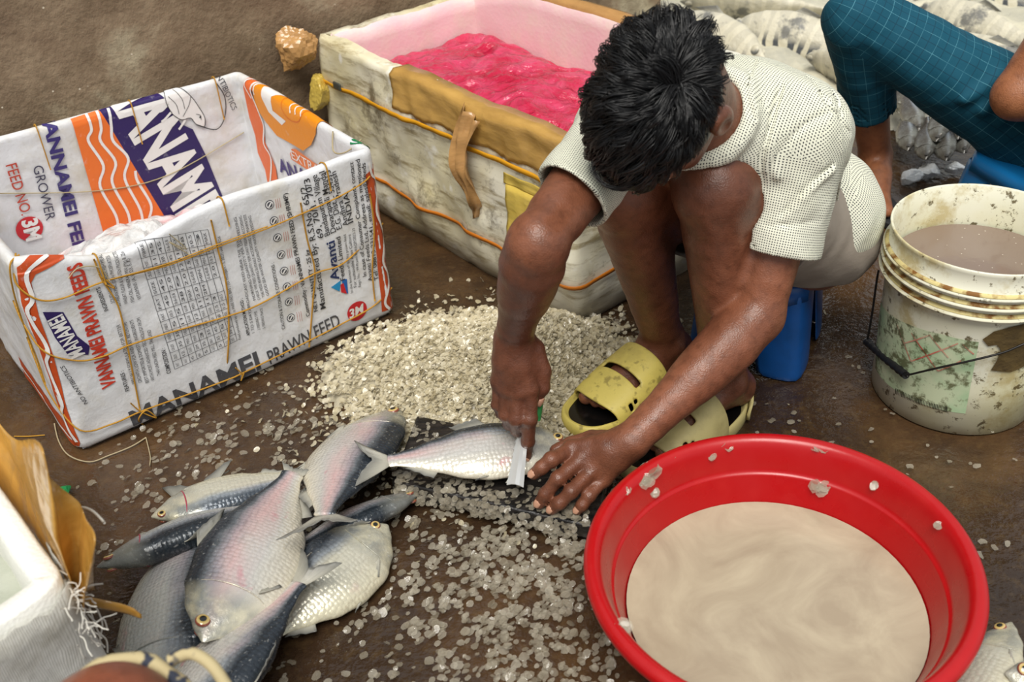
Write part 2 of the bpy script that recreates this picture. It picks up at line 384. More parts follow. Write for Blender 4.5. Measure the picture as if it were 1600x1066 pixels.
b.add([loc(bl0+e1*x+g1*y+Z*.05) for x, y in ((.01, .01), (WD-.01, .01), (WD-.01, DP-.01), (.01, DP-.01))], [(0, 1, 2, 3)])
b.add([loc(bl0+e1*x+g1*y+Z*.003) for x, y in ((.01, .01), (WD-.01, .01), (WD-.01, DP-.01), (.01, DP-.01))], [(3, 2, 1, 0)])
b.build('crate_wall', M_sack, crate)
RC = .022
def outer_at(a, b):                               # point and normal on the outside of the crate, a metres along the front (wrapping round both corners), b up (wrapping over the rim)
    if a < RC:
        ph = (RC-a)/RC; x, y, an = RC-RC*math.sin(min(ph, math.pi/2)), RC-RC*math.cos(min(ph, math.pi/2)), -math.pi/2-min(ph, math.pi/2)
        if ph > math.pi/2: y += (ph-math.pi/2)*RC
    elif a > WD-RC:
        ph = (a-WD+RC)/RC; x, y, an = WD-RC+RC*math.sin(min(ph, math.pi/2)), RC-RC*math.cos(min(ph, math.pi/2)), -math.pi/2+min(ph, math.pi/2)
        if ph > math.pi/2: y += (ph-math.pi/2)*RC
    else: x, y, an = a, 0.0, -math.pi/2
    nn = e1*math.cos(an)+g1*math.sin(an); return rim_wrap(x, y, nn, b, 1)
def rim_wrap(x, y, nn, b, side):
    p0 = bl0+e1*x+g1*y; H = topz(x, y)-.012
    if b <= H:
        q = p0+Z*b
        if side > 0: return loc(q+nn*disp(q)-nn*(.012*max(0, 1-b/.012))), nn
        return loc(q-nn*(TH+.0015)), -nn
    q = p0+Z*H; th = (b-H)/.0115
    if th > math.pi: th = math.pi
    t = th if side > 0 else math.pi-th
    return loc(q-nn*(TH/2)*(1-math.cos(t))+Z*(.012*math.sin(t))+nn*disp(q)*max(0, 1-t/2.7)), nn*math.cos(t)+Z*math.sin(t)
class Face(Print):
    def __init__(s, o, A, nrm, kind='out', cell=.015):
        s.o, s.A, nr = V(o), V(A), V(nrm)
        def inside(a, b):
            q = s.o+s.A*a-bl0; x, y = q.dot(e1), q.dot(g1); nn = -nr; r = q+nn*TH; return rim_wrap(r.dot(e1), r.dot(g1), nn, b, -1)
        def inv(u, v): q = atpl(u, v, s.o, nr)-s.o; return (q.dot(s.A), q.z)
        super().__init__(outer_at if kind == 'out' else inside, nr, inv, crate, cell); s.clip = (-.3, WD+.2, .004, .405) if kind == 'out' else (.01, WD-.01, .06, .395); s.cuts = ([], [.366, .369, .372, .375, .378, .381, .384, .387, .393, .396])
F = Face(bl0, e1, -g1)
k = 640/1587
def c2(x, y): return (x*k, 340+y*k)
def c1(x, y): return (x*k, y*k)
def z1(x, y): return (x*220/690, 380+y*340/1066)
def z2(x, y): return (140+x*260/1155, 360+y*240/1066)
def z3(x, y): return (340+x*160/711, 300+y*240/1066)
def z4(x, y): return (440+x*190/675, 220+y*300/1066)
def z5(x, y): return (360+x*260/1260, 100+y*220/1066)
def z6(x, y): return (150+x*250/987, 130+y*270/1066)
# front: large lines along the bottom
F.text('MANAMEI', c2(519, 818), c2(1008, 580), .041, ink(GRY), 'heading_lettering', .03)
F.text('PRAWN FEED', c2(1043, 564), c2(1320, 418), .031, ink(GRY), 'heading_lettering', .012)
F.disc(c2(1383, 362), .0225, ink(CRD), 'round_emblem', 1); F.text('3M', c2(1354, 392), c2(1412, 362), .021, ink(WHT), 'round_emblem', .03, .2, 3)
F.text('VANNAMEI PRAWN FEEDS', z1(566, 692), z1(396, 92), .0245, ink(RED), 'red_lettering', .035)
F.poly([z1(205, 333), z1(308, 335), z1(375, 452), z1(436, 500), z1(432, 546), z1(335, 550), z1(268, 462)], ink(PUR), 'emblem')
F.text('MANAMEI', z1(414, 540), z1(296, 338), .0255, ink(WHT), 'emblem', .025, .15, 3)
F.text('NO ANTIBIOTICS', z1(431, 782), z1(312, 596), .0075, ink(BLK), 'small_lettering#', 0, .2)
sm = ink(GRY)
def col(lines, z, h, m=None, bold=0.0, part='small_lettering#'):
    for t, p0, p1 in lines: F.text(t, z(*p0), z(*p1), h, m or sm, part, bold)
col([('FEATURES :', (632, 718), (604, 622))], z1, .0075, ink(BLK), .01)
col([('INGREDIENTS', (128, 552), (70, 392))], z2, .0075, ink(BLK), .01)
col([('SPECIALLY FORMULATED FOR BETTER', (318, 1060), (205, 645)), ('GROWTH, LOW FCR AND MAX. RETENTIVE', (362, 1050), (252, 632)), ('BEST IMPORTED & DOMESTIC INGREDIENTS', (408, 1050), (300, 618)),
     ('WITH MOST ADVANCED TECHNOLOGY FROM', (448, 1034), (348, 602)), ('THAI UNION FEED MILL, THAILAND', (490, 1000), (420, 686)),
     ('SQUID LIVER POWDER, FISH MEAL', (172, 500), (92, 170)), ('SOYABEAN MEAL (DHA) PHOSPHATES', (216, 522), (142, 180)), ('WHEAT FLOUR & GLUTEN PRODUCTS', (264, 505), (190, 150)), ('FISH OIL, MINERAL MIX (Mg) & Zn', (312, 494), (240, 150)), ('VITAMINS (A, B, D3, E, K)', (360, 476), (275, 190))], z2, .0066)
col([('COMPOSITION :', (562, 985), (520, 812))], z2, .008, ink(BLK), .012)
# the table
tl, tr, brr, bll = V(z2(322, 82)+(0,)), V(z2(815, -10)+(0,)), V(z2(1018, 760)+(0,)), V(z2(588, 962)+(0,))
def tab(i, j): u, v_ = i, j; q = (tl*(1-u)+tr*u)*(1-v_)+(bll*(1-u)+brr*u)*v_; return (q.x, q.y)
ci = [0, .13, .25, .36, .47, .58, .69, .8, .9, 1]; rj = [0, .13, .21, .3, .43, .55, .63, .71, .79, .87, .94, 1]
for u in ci: F.line([tab(u, t/8) for t in range(9)], .0009, sm, 'printed_table')
for v_ in rj: F.line([tab(t/8, v_) for t in range(9)], .0009, sm, 'printed_table')
rg = random.Random(4)
for a_ in range(len(ci)-1):
    for b_ in range(len(rj)-1):
        if b_ == 4 and a_ > 6: continue
        t = rg.choice(['10.5', '2.0', '38', '5', '0.6-0.8', '12', '3', '1.5', '35', 'MIN', 'CRUDE', '2M', '4S', 'MAX', '11']) if a_ else rg.choice(['CRUDE', 'FIBRE', 'MOIST.', 'FAT', 'TYPE', 'SIZE'])
        u0 = ci[a_]+(ci[a_+1]-ci[a_])*.62; va, vb = rj[b_+1]-.012, rj[b_]+.022
        F.text(t, tab(u0, va), tab(u0, vb), .0056, sm, 'printed_table')
col([('Feed produced by us is FREE FAO, BAS | (O. M/s)(part - 3, 2022) and GAOA', (158, 1016), (12, 300)), ], z3, .0055)
col([('APPLICATION METHOD :', (222, 990), (172, 735))], z3, .0068, ink(BLK), .012)
col([('1 TO 5 DAYS BROADCAST FEED NEAR THE WALL', (252, 972), (140, 300)), ('MORNING QUANTITY PER DAY FEEDING', (262, 745), (125, 170)), ('CHECK THE FEED QUANTITY FOR DAILY FEEDING ACCORDING', (292, 742), (160, 160)),
     ('THE FEED BEARING SUITABLE ACCORDING TO PRAWN SIZE', (322, 722), (190, 150)), ('GOOD SEA WATER QUALITY WATER FEEDING', (352, 712), (226, 160)), ('2 FEEDING TIME', (290, 950), (266, 822)), ('5 FEEDING PLACE', (326, 940), (304, 800))], z3, .0055)
col([('CAUTION & STORAGE CONDITIONS :', (466, 945), (392, 490))], z3, .0072, ink(BLK), .004)
for ii, (x, y) in enumerate(((360, 88), (388, 198), (414, 316), (442, 436), (460, 548), (476, 655), (492, 760), (507, 872))):
    ic = 'round_icon#%d' % ii; rl = 'small_red_lettering#%d' % ii
    F.disc(z3(x, y), .0085, ink(GRY), ic, 1, 20); F.disc(z3(x, y), .0070, ink(WHT), ic, 2, 20); F.disc(z3(x, y), .0052, ink(GRY), ic, 3, 20); F.line([z3(x-9, y+16), z3(x+9, y-16)], .0026, ink(WHT), ic, 4)
    for d in (0, 14, 28): F.line([z3(x+48+d, y+26-d*.25), z3(x+40+d, y-38-d*.25)], .0008, ink('#b0625a'), rl, 2)
col([('Commodity : VANNAMEI PRAWN FEED (SHRIMP)', (157, 970), (30, 290)), ('NET QUANTITY : 25 kg', (202, 945), (150, 600))], z4, .0088, ink(BLK), .012)
col([('Manufactured By: R.S.No.: 65/2', (246, 928), (134, 250)), ('69, 70/1, 70/3', (226, 530), (152, 205)), ('Bandapuram Village', (262, 516), (192, 185)), ('Devarapalli Mandal', (296, 500), (236, 165)),
     ('E.G. Dist. - 534313', (330, 480), (268, 160)), ('Andhra Pradesh', (366, 462), (298, 165)), ('INDIA', (394, 448), (368, 285))], z4, .0125, ink(BLK), .004)
F.text('Avanti', z4(320, 768), z4(284, 545), .019, ink('#20305e'), 'maker_lettering', .02)
F.text('Feeds Limited', z4(352, 770), z4(318, 525), .0105, ink(BLK), 'maker_lettering', .008)
for t, p0, p1, h in (('In the business of quality prawn feed', (396, 842), (350, 515), .006), ('For sustainable Aqua Culture', (416, 810), (378, 515), .007), ('Regn. No. : 99-Prawn feed/AQP/2022-23', (438, 808), (400, 480), .006)): F.text(t, z4(*p0), z4(*p1), h, sm, 'small_lettering#')
col([('In case of Consumer Complaints contact', (470, 748), (396, 115)), ('Avanti Feeds Ltd, Address as mentioned', (502, 775), (432, 100)), ('Tel: 08813-231541, email: sales@feeds', (536, 770), (462, 120))], z4, .0095, ink(BLK), .006)
F.poly([z4(274, 815), z4(330, 775), z4(322, 838)], ink('#1d8ac0'), 'sail_emblem'); F.poly([z4(334, 772), z4(362, 768), z4(370, 850), z4(345, 842)], ink('#1d5fa8'), 'sail_emblem'); F.poly([z4(326, 800), z4(342, 790), z4(362, 850), z4(330, 842)], ink(CRD), 'sail_emblem', layer=2)
# red bands at the two ends of the front
F.poly([z4(466, 190), z4(545, 125), z4(590, 420), z4(632, 790), z4(638, 930), z4(556, 950), z4(536, 740), z4(500, 400)], ink(BRN), 'red_band')
F.line([z4(480, 120), z4(505, 190), z4(545, 235), z4(525, 390), z4(575, 520), z4(560, 660), z4(598, 760), z4(570, 890), z4(600, 935)], .0055, ink(WHT), 'red_band', 3, sm=6)
F.line([z4(560, 200), z4(580, 330), z4(600, 470), z4(610, 640), z4(632, 760), z4(622, 850), z4(634, 925)], .004, ink(WHT), 'red_band', 3, sm=6)
F.poly([z1(85, 120), z1(150, 60), z1(318, 55), z1(318, 78), z1(170, 150), z1(150, 190), z1(190, 350), z1(265, 560), z1(330, 830), z1(395, 985), z1(385, 1040), z1(270, 890), z1(195, 560), z1(110, 300)], ink('#bb4a1e'), 'red_band#3')
F.line([z1(240, 60), z1(130, 140), z1(160, 270), z1(145, 350), z1(235, 520), z1(230, 600), z1(255, 690), z1(305, 800), z1(300, 880), z1(380, 985)], .006, ink(WHT), 'red_band#3', 3, sm=6)
F.poly([(-.004, .012), (-.004, .06), (-.14, .05), (-.28, .06), (-.28, .012)], ink(BRN), 'red_band#2', px=False); F.line([(-.005, .03), (-.12, .02), (-.27, .04)], .006, ink(WHT), 'red_band#2', 3, px=False)
F.finish()
# inside of the far wall
B = Face(bl0+g1*(DP-TH), e1, -g1, 'in')
B.clip = (TH+.003, WD-TH-.003, .06, .40)
B.poly([c1(275, 462), c1(385, 425), c1(640, 845), c1(400, 905)], ink(ORG), 'orange_band')
for o_ in (0, 47, 96): B.line([c1(335+o_*.9, 440-o_*.2), c1(352+o_*.8, 500-o_*.1), c1(340+o_, 545), c1(398+o_, 640-o_*.3), c1(385+o_, 720-o_*.3), c1(445+o_, 830-o_*.2), c1(455+o_, 880)], .0058, ink(WHT), 'orange_band', 3, sm=6)
B.line([c1(575, 845), c1(582, 790), c1(530, 700), c1(522, 660)], .0058, ink(WHT), 'orange_band', 3, sm=6)
B.poly([c1(385, 425), c1(610, 352), c1(640, 385), c1(700, 480), c1(745, 500), c1(795, 600), c1(885, 820), c1(690, 862), c1(640, 845)], ink(PUR), 'purple_band')
B.text('MANAMEI', c1(395, 330), c1(728, 905), .104, ink(WHT), 'band_lettering', .035, 0, 3)
B.text('VANNAMEI FEED', c1(152, 420), c1(300, 1030), .026, ink('#33286a'), 'purple_lettering', .035)
B.text('GROWER', c1(125, 645), c1(178, 855), .0205, ink('#3a3850'), 'lettering', .0)
B.text('FEED NO.', c1(20, 640), c1(82, 835), .022, ink('#b8402c'), 'red_lettering', .006)
B.disc(c1(113, 885), .027, ink(CRD), 'round_emblem', 1); B.text('3M', c1(82, 855), c1(103, 935), .031, ink(WHT), 'round_emblem', .04, 0, 3)
B.text('NO ANTIBIOTICS', c1(810, 235), c1(898, 428), .0135, ink('#3a3a40'), 'lettering')
B.line([c1(835, 320), c1(868, 375), c1(868, 450), c1(835, 500), c1(760, 482)], .0022, ink(BLK), 'prawn_drawing', 3, sm=6)
ol = [c1(640, 352), c1(690, 340), c1(735, 370), c1(768, 415), c1(790, 455), c1(788, 488), c1(755, 478), c1(735, 455), c1(700, 462), c1(665, 440), c1(640, 395)]
B.poly(ol, ink(WHT), 'prawn_drawing', layer=4); B.line(ol, .0014, ink(BLK), 'prawn_drawing', 5, closed=True, sm=3)
for x0, y0, x1, y1 in ((650, 400, 615, 430), (662, 430, 622, 470), (690, 455, 655, 490), (715, 462, 690, 500)): B.line([c1(x0, y0), c1((x0+x1)/2-6, (y0+y1)/2+10), c1(x1, y1)], .005, ink(WHT), 'prawn_drawing', 4, sm=4)
for x0, y0, x1, y1 in ((650, 375, 690, 440), (672, 350, 712, 420), (735, 372, 705, 450), (755, 440, 775, 462)): B.line([c1(x0, y0), c1((x0+x1)/2+8, (y0+y1)/2-6), c1(x1, y1)], .0011, ink(BLK), 'prawn_drawing', 6, sm=4)
B.disc(c1(772, 452), .0025, ink(BLK), 'prawn_drawing', 6, 10)
B.finish()
# inside of the right wall
Rr = Face(bl0+e1*(WD-TH)+g1*(DP-TH), -g1, -e1, 'in')
Rr.clip = (.004, DP-2*TH, .06, .40)
Rr.poly([z5(105, 62), z5(210, 75), z5(165, 210), z5(215, 350), z5(262, 480), z5(270, 590), z5(350, 780), z5(372, 930), z5(300, 960), z5(270, 800), z5(215, 670), z5(195, 540), z5(150, 400), z5(105, 180)], ink('#dd6526'), 'orange_band')
Rr.line([z5(165, 75), z5(110, 140), z5(170, 260)], .004, ink(WHT), 'orange_band', 3, sm=5); Rr.line([z5(190, 90), z5(160, 190), z5(215, 340), z5(262, 470), z5(262, 600), z5(318, 720), z5(305, 940)], .0055, ink(WHT), 'orange_band', 3, sm=5)
Rr.poly([z5(165, 150), z5(230, 100), z5(330, 130), z5(400, 215), z5(490, 260), z5(640, 330), z5(770, 380), z5(660, 420), z5(655, 530), z5(620, 610), z5(560, 655), z5(470, 600), z5(360, 540), z5(280, 440), z5(205, 330)], ink(GLD), 'orange_prawn_print', layer=2)
Rr.poly([z5(225, 170), z5(290, 130), z5(400, 200), z5(310, 250), z5(330, 350), z5(430, 430), z5(400, 460), z5(300, 360), z5(250, 260)], ink(WHT), 'orange_prawn_print', layer=3)
Rr.line([z5(190, 230), z5(180, 160), z5(240, 120), z5(340, 140)], .004, ink(WHT), 'orange_prawn_print', 3, sm=5)
for x0, y0 in ((455, 270), (490, 280), (530, 300)): Rr.line([z5(x0, y0), z5(x0-8, y0+50), z5(x0+8, y0+100)], .004, ink(WHT), 'orange_prawn_print', 3, sm=4)
Rr.line([z5(370, 220), z5(400, 340), z5(460, 420), z5(530, 430), z5(550, 330), z5(600, 290)], .0022, ink('#d86a1a'), 'orange_prawn_print', 3, sm=4)
Rr.poly([z5(470, 640), z5(500, 640), z5(690, 780), z5(690, 860), z5(640, 830), z5(470, 720), z5(458, 680)], ink('#e07a3c'), 'orange_label'); Rr.text('EXTRA', z5(478, 712), z5(690, 838), .021, ink(WHT), 'orange_label', .0, 0, 3)
Rr.text('ANAMEI', z5(385, 810), z5(760, 990), .034, ink('#33206a'), 'purple_lettering', .03)
Rr.text('SPF', z5(905, 615), z5(1075, 560), .016, ink(GRN), 'green_lettering', .02)
Rr.finish()
# twine
m = Mat('yellow twine', rough=.6); m.set(base=m.mix(m.noise(60), '#b07a1e', '#e0aa3c')); m.bump(m.wave(260, 2), .8, .001); M_twine = m
m = Mat('old pale string', '#a89a78', .7); M_string = m
def tw(pts, r=.0016, mt=None, z=None, off=.0035, part='twine'):
    P = []
    for p in pts: a, b_ = F.inv(*(z(*p) if z else p)); q, nn = F.f(a, b_); P.append(q+nn*off)
    return MB().tube(catmull(P, 6), r, 6).build(part, mt or M_twine, crate)
tw([(365, 165), (395, 240), (455, 340), (488, 490), (520, 640), (538, 740)], z=c2); tw([(812, 5), (838, 110), (872, 250), (882, 380), (878, 520), (884, 685)], z=c2)
tw([(1160, -60), (1185, 80), (1215, 200), (1210, 330), (1195, 500)], z=c2); tw([(1430, -95), (1445, 40), (1440, 200), (1448, 320)], z=c2)
tw([(-5, 160), (70, 250), (140, 310), (240, 305), (400, 245), (640, 185), (840, 108), (1060, 25), (1300, -80), (1420, -150), (1500, -190)], z=c2, off=.005)
tw([(400, 243), (640, 178), (840, 98), (1030, 30)], .0013, z=c2, off=.0055)
tw([(0, 405), (80, 460), (180, 520), (300, 552), (400, 530), (490, 490), (640, 445), (870, 380), (1000, 330), (1210, 215), (1330, 170), (1500, 30)], z=c2, off=.005)
tw([(0, 610), (80, 680), (180, 760), (310, 818), (430, 795), (540, 745), (700, 690), (880, 620), (930, 598), (1060, 535), (1200, 470), (1320, 410), (1440, 340), (1530, 280)], z=c2, off=.005)
tw([(75, 120), (48, 190), (60, 300), (80, 470), (110, 640), (140, 720)], z=c2, off=.005)
for z_, pts in ((c2, [(500, 712), (540, 745), (600, 770), (560, 740), (530, 775), (572, 820)]), (c2, [(385, 225), (415, 245), (440, 270), (400, 250), (380, 215)]), (c2, [(905, 575), (930, 600), (925, 625), (940, 590)]), (c2, [(860, 680), (884, 690), (910, 680)])): tw(pts, .0013, z=z_, off=.006, part='twine_knot')
tw([(260, 230), (300, 190), (380, 190), (420, 240)], .0011, M_string, c2, .006, 'string'); tw([(650, 60), (720, 120), (650, 90), (730, 140)], .0009, M_string, c2, .006, 'string')
# strings over the rim
for a_, dz in ((.13, .0), (.36, .0), (.565, .0)):
    p = bl0+e1*a_; H = topz(a_, 0); MB().tube(catmull([loc(p+Z*(H-.05)-g1*.006), loc(p+Z*(H-.004)-g1*.003), loc(p+Z*(H+.002)+g1*.01), loc(p+Z*(H-.01)+g1*.026), loc(p+Z*(H-.05)+g1*.03)], 6), .0015, 6).build('twine', M_twine, crate)
for a_ in (.215, .41, .60):
    p = bl0+e1*a_+g1*DP; H = topz(a_, DP); MB().tube(catmull([loc(p+Z*(H-.09)-g1*.026), loc(p+Z*(H-.004)-g1*.023), loc(p+Z*(H+.003)-g1*.008), loc(p+Z*(H-.02)+g1*.005)], 6), .0014, 6).build('twine', M_twine, crate)
MB().tube(catmull([loc(B.o+e1*x+Z*z_-g1*.004) for x, z_ in ((.1, .28), (.3, .215), (.45, .2), (.64, .24))], 6), .0012, 6).build('string', M_string, crate)
cx, cy = .655, .1
MB().tube(catmull([loc(bl0+e1*(WD-.02)+g1*.12+Z*(topz(.65, .1)+.0)), loc(bl0+e1*(WD-.035)+g1*.1+Z*(topz(.65, .1)-.03)), loc(bl0+e1*(WD-.03)+g1*.06+Z*(topz(.65, .1)-.02)), loc(bl0+e1*(WD+.003)+g1*.05+Z*topz(.65, .1))], 8), .0016, 6).build('string', M_string, crate)
# bag of ice lying in the crate
m = Mat('clear plastic over ice', rough=.12, spec=.7); ps = m.noise(5.5, 3)
m.set(base=m.mix(m.ramp(ps, [(.5, 0.0), (.62, 1.0)]), m.mix(m.noise(40, 3), '#b9bcbe', '#eceae8'), '#e6a9ae'), alpha=1.0); m.bump(m.math('ADD', m.vor(26), m.math('MULTIPLY', m.noise(45, 4), .7)), .9, .012); M_icebag = m
bag = MB(); N = 60; rows = []
for i in range(N+1):
    row = []
    for j in range(N+1):
        a, c = .04+(WD-.08)*i/N, .04+(DP-.08)*j/N; p = V((a, c, 0))
        edge = min(1, min(i, N-i, j, N-j)/8); z_ = .10+edge*(.02+.075*math.exp(-((a-.27)/.17)**2-((c-.34)/.17)**2)+.03*fbm(p, 7)+.016*abs(nz(p, 22))+.008*nz(p, 45))
        row.append(V((a, c, max(.055, z_))))
    rows.append(row)
bag.grid(rows); bo = [V((p.x, p.y, .052)) for p in (rows[0][0], rows[0][N], rows[N][N], rows[N][0])]; bag.add(bo, [(3, 2, 1, 0)])
o = bag.build('bag_of_ice', M_icebag); o.location = bl0; o.rotation_euler = (0, 0, math.atan2(e1.y, e1.x)); tag(o, 'clear plastic bag of crushed ice with a pink tint inside the printed crate', 'ice bag')
# ================================================================== BIG FOAM BOX with the red plastic sheet
fA, fB, fC, fD = V((.128, 1.768, 0)), V((-.414, 2.45, 0)), V((-.035, 2.725, 0)), V((.505, 2.045, 0))
fc = (fA+fB+fC+fD)/4
FH = .392
def quadper(P, r, st):
    out = []; n = len(P)
    for i in range(n):
        a, b_, c = P[i-1], P[i], P[(i+1) % n]; d0 = (b_-a).normalized(); d1 = (c-b_).normalized()
        arc = []
        for k_ in range(7):
            t = k_/6; p = (b_-d0*r)*(1-t)**2+b_*2*t*(1-t)+(b_+d1*r)*t*t; tg = ((b_-(b_-d0*r))*(1-t)+((b_+d1*r)-b_)*t).normalized(); arc.append((p, V((tg.y, -tg.x, 0))))
        if out:
            p0, p1 = out[-1][0], arc[0][0]; L_ = (p1-p0).length; m_ = max(1, int(L_/st)); out += [(p0.lerp(p1, k_/m_), arc[0][1]) for k_ in range(1, m_)]
        out += arc
    p0, p1 = out[-1][0], out[0][0]; L_ = (p1-p0).length; m_ = max(1, int(L_/st)); out += [(p0.lerp(p1, k_/m_), out[0][1]) for k_ in range(1, m_)]
    return out
ctr = fc
def orient(P): return P if ((P[1]-P[0]).cross(P[2]-P[1])).z > 0 else P[::-1]
FQ = orient([fA, fB, fC, fD])
fper = quadper(FQ, .03, .012)
def ftop(p): return FH + .05*max(0, 1-abs((p-fC).cross((fD-fC).normalized()).z)/.06)*max(0, min(1, (p-fC).length/.25)) + .008*fbm(p, 6)
m = Mat('taped old foam', rough=.45)
ns = m.map(m.co(), (2.5, 2.5, 14)); s1 = m.noise(2.2, 5, .62); st = m.noise(3.2, 6, .7, vec=ns)
c = m.mix(m.ramp(s1, [(.4, 0.0), (.6, 1.0)]), '#e6e2d2', '#d3c9a2'); c = m.mix(m.ramp(st, [(.5, 0.0), (.64, .8)]), c, '#8f7e55')
c = m.mix(m.ramp(m.noise(7, 6, .75), [(.54, 0.0), (.66, .85)]), c, '#5f513a'); c = m.mix(m.ramp(m.noise(24, 3), [(.62, 0.0), (.72, .7)]), c, '#f2f0e8')
zz = m.sep(m.co())[2]; c = m.mix(m.ramp(m.math('ADD', zz, m.math('MULTIPLY', m.noise(11, 4), .12)), [(.05, .75), (.16, 0.0)]), c, '#5a4a36')
m.set(base=c, rough=m.ramp(s1, [(.35, .25), (.7, .6)])); m.bump(m.math('ADD', m.noise(9, 5, .6), m.math('MULTIPLY', m.noise(3, 4, .55, vec=m.map(m.co(), (2, 2, 12))), .5)), .4, .006); M_foam = m
m = Mat('pink stained foam', rough=.6)
m.set(base=m.mix(m.ramp(m.noise(16, 5, .65), [(.42, 0.0), (.7, .8)]), '#ecccd0', '#e9dbcf')); m.bump(m.math('ADD', m.math('MULTIPLY', m.vor(120), .3), m.noise(14, 4)), .3, .003); M_pinkfoam = m
foam = thing('foam_box', 'large open foam box wrapped in dirty tape holding a red plastic sheet', 'foam box', fA.to_tuple())
def fl(p): return V(p)-fA
rows = []; rin = []
for p, n_ in fper:
    H = ftop(p); row = []
    for t in range(30):
        z_ = H*t/29; ins = .018*max(0, 1-z_/.06)**2; q = p+Z*z_; row.append(fl(q+n_*(-ins+.012*fbm(q, 5, 4)+.004*nz(q, 24)+.018*math.exp(-((z_-.12)/.09)**2)*nz(q, 5)**2*2)))
    q = p+Z*H
    for t in (.008, .02, .034): row.append(fl(q-n_*t+Z*(.006+.004*nz(q, 30))))
    rows.append(row); rin.append([row[-1]]+[fl(p-n_*(.044+.004*nz(p+Z*z_, 12))+Z*z_) for z_ in (H-.006, H-.03, H-.06, H-.09, H-.13, .2, .1, .05)])
b = MB().grid(rows, cu=True); b.add([r[0] for r in rows], [tuple(range(len(rows)))[::-1]]); b.build('box_body', M_foam, foam)
b = MB().grid(rin, cu=True); b.add([r[-1] for r in rin], [tuple(range(len(rin)))]); b.build('inner_wall', M_pinkfoam, foam)
# packing tape, straps
def tapemat(n, c0, c1, rough=.22):
    m = Mat(n, rough=rough, spec=.6); m.set(base=m.mix(m.ramp(m.noise(3, 5, .65, vec=m.map(m.co(), (3, 3, 14))), [(.4, 0.0), (.72, .7)]), c0, c1)); m.bump(m.math('ADD', m.math('MULTIPLY', m.vor(22), .8), m.noise(9, 4, .6, vec=m.map(m.co(), (1, 1, 2.5)))), .5, .006); return m
M_tape = tapemat('brown packing tape', '#bd9550', '#94703a'); M_ytape = tapemat('yellowed clear tape', '#cdb152', '#a8934a'); M_ptape = tapemat('tan tape', '#b98d58', '#8f6a40')
df = (fB-fA).normalized(); nf = V((df.y, -df.x, 0)); nf = nf if nf.y < 0 else -nf; LF = (fB-fA).length
def ff(a, z_, off=0.0): q = fA+df*a+Z*z_; return fl(q+nf*(off-.018*max(0, 1-z_/.06)**2+.012*fbm(q, 5, 4)+.004*nz(q, 24)+.018*math.exp(-((z_-.12)/.09)**2)*nz(q, 5)**2*2))
def strip(name, mt, a0, a1_, zt, zb, over=.03, n=70, off=.002):
    rr = []
    for i in range(n+1):
        a = a0+(a1_-a0)*i/n; p = fA+df*a; H = ftop(p); row = []
        top = zt(a) if callable(zt) else zt; bot = (zb(a) if callable(zb) else zb)
        for j in range(9): row.append(ff(a, bot+(min(top, H)-bot)*j/8, off+.003*abs(nz((a*30, j*.9, 5)))))
        if over and top >= H-.001:
            q = p+Z*(H+.006+.0035); row += [fl(q-nf*(.006)+Z*.001), fl(q-nf*.02), fl(q-nf*over+Z*(-.002))]
        rr.append(row)
    return solid(MB().grid(rr).build(name, mt, foam), .0008, 1)
aR = lambda u, v: (atpl(u, v, fA, nf)-fA).dot(df)
strip('packing_tape', M_tape, .0, aR(612, 120), 1, lambda a: .318+.012*nz((a*14, 0, 2))+.004*nz((a*60, 3, 1)), .046)
strip('clear_tape', M_ytape, aR(842, 300), aR(794, 330), .262, lambda a: .135+.02*nz((a*40, 1, 7)), 0, 14, .004)
strip('clear_tape', M_ytape, -.005, aR(785, 240), .285, .262, 0, 20, .003)
m = Mat('yellow plastic strap', '#d6981a', .35); m.bump(m.wave(200, 1), .3, .001); M_strap = m
m = Mat('orange plastic strap', '#c2701e', .35); M_strap2 = m
def strap(zf, mt, wd=.011):
    rr = []
    for p, n_ in fper:
        a = (p-fA).dot(df); z0 = zf(p); row = []
        for t in (-.5, 0, .5):
            z_ = z0+t*wd; q = p+Z*z_; row.append(fl(q+n_*(.0055-.018*max(0, 1-z_/.06)**2+.012*fbm(q, 5, 4)+.004*nz(q, 24)+.018*math.exp(-((z_-.12)/.09)**2)*nz(q, 5)**2*2)))
        rr.append(row)
    return solid(MB().grid(rr, cu=True).build('strap', mt, foam), .0012, 1)
strap(lambda p: .302+.006*math.sin((p-fA).dot(df)*5), M_strap); strap(lambda p: .105+.006*nz(p, 4), M_strap2, .009)
m = Mat('grey steel clip', '#6d7370', .35, metal=.8); M_clip = m
ac = aR(532, 128); bevel(MB().box(ff(ac, .305, .008), (.03, .006, .017), Matrix.Rotation(math.atan2(df.y, df.x), 3, 'Z')).build('strap_clip', M_clip, foam, False), .003)
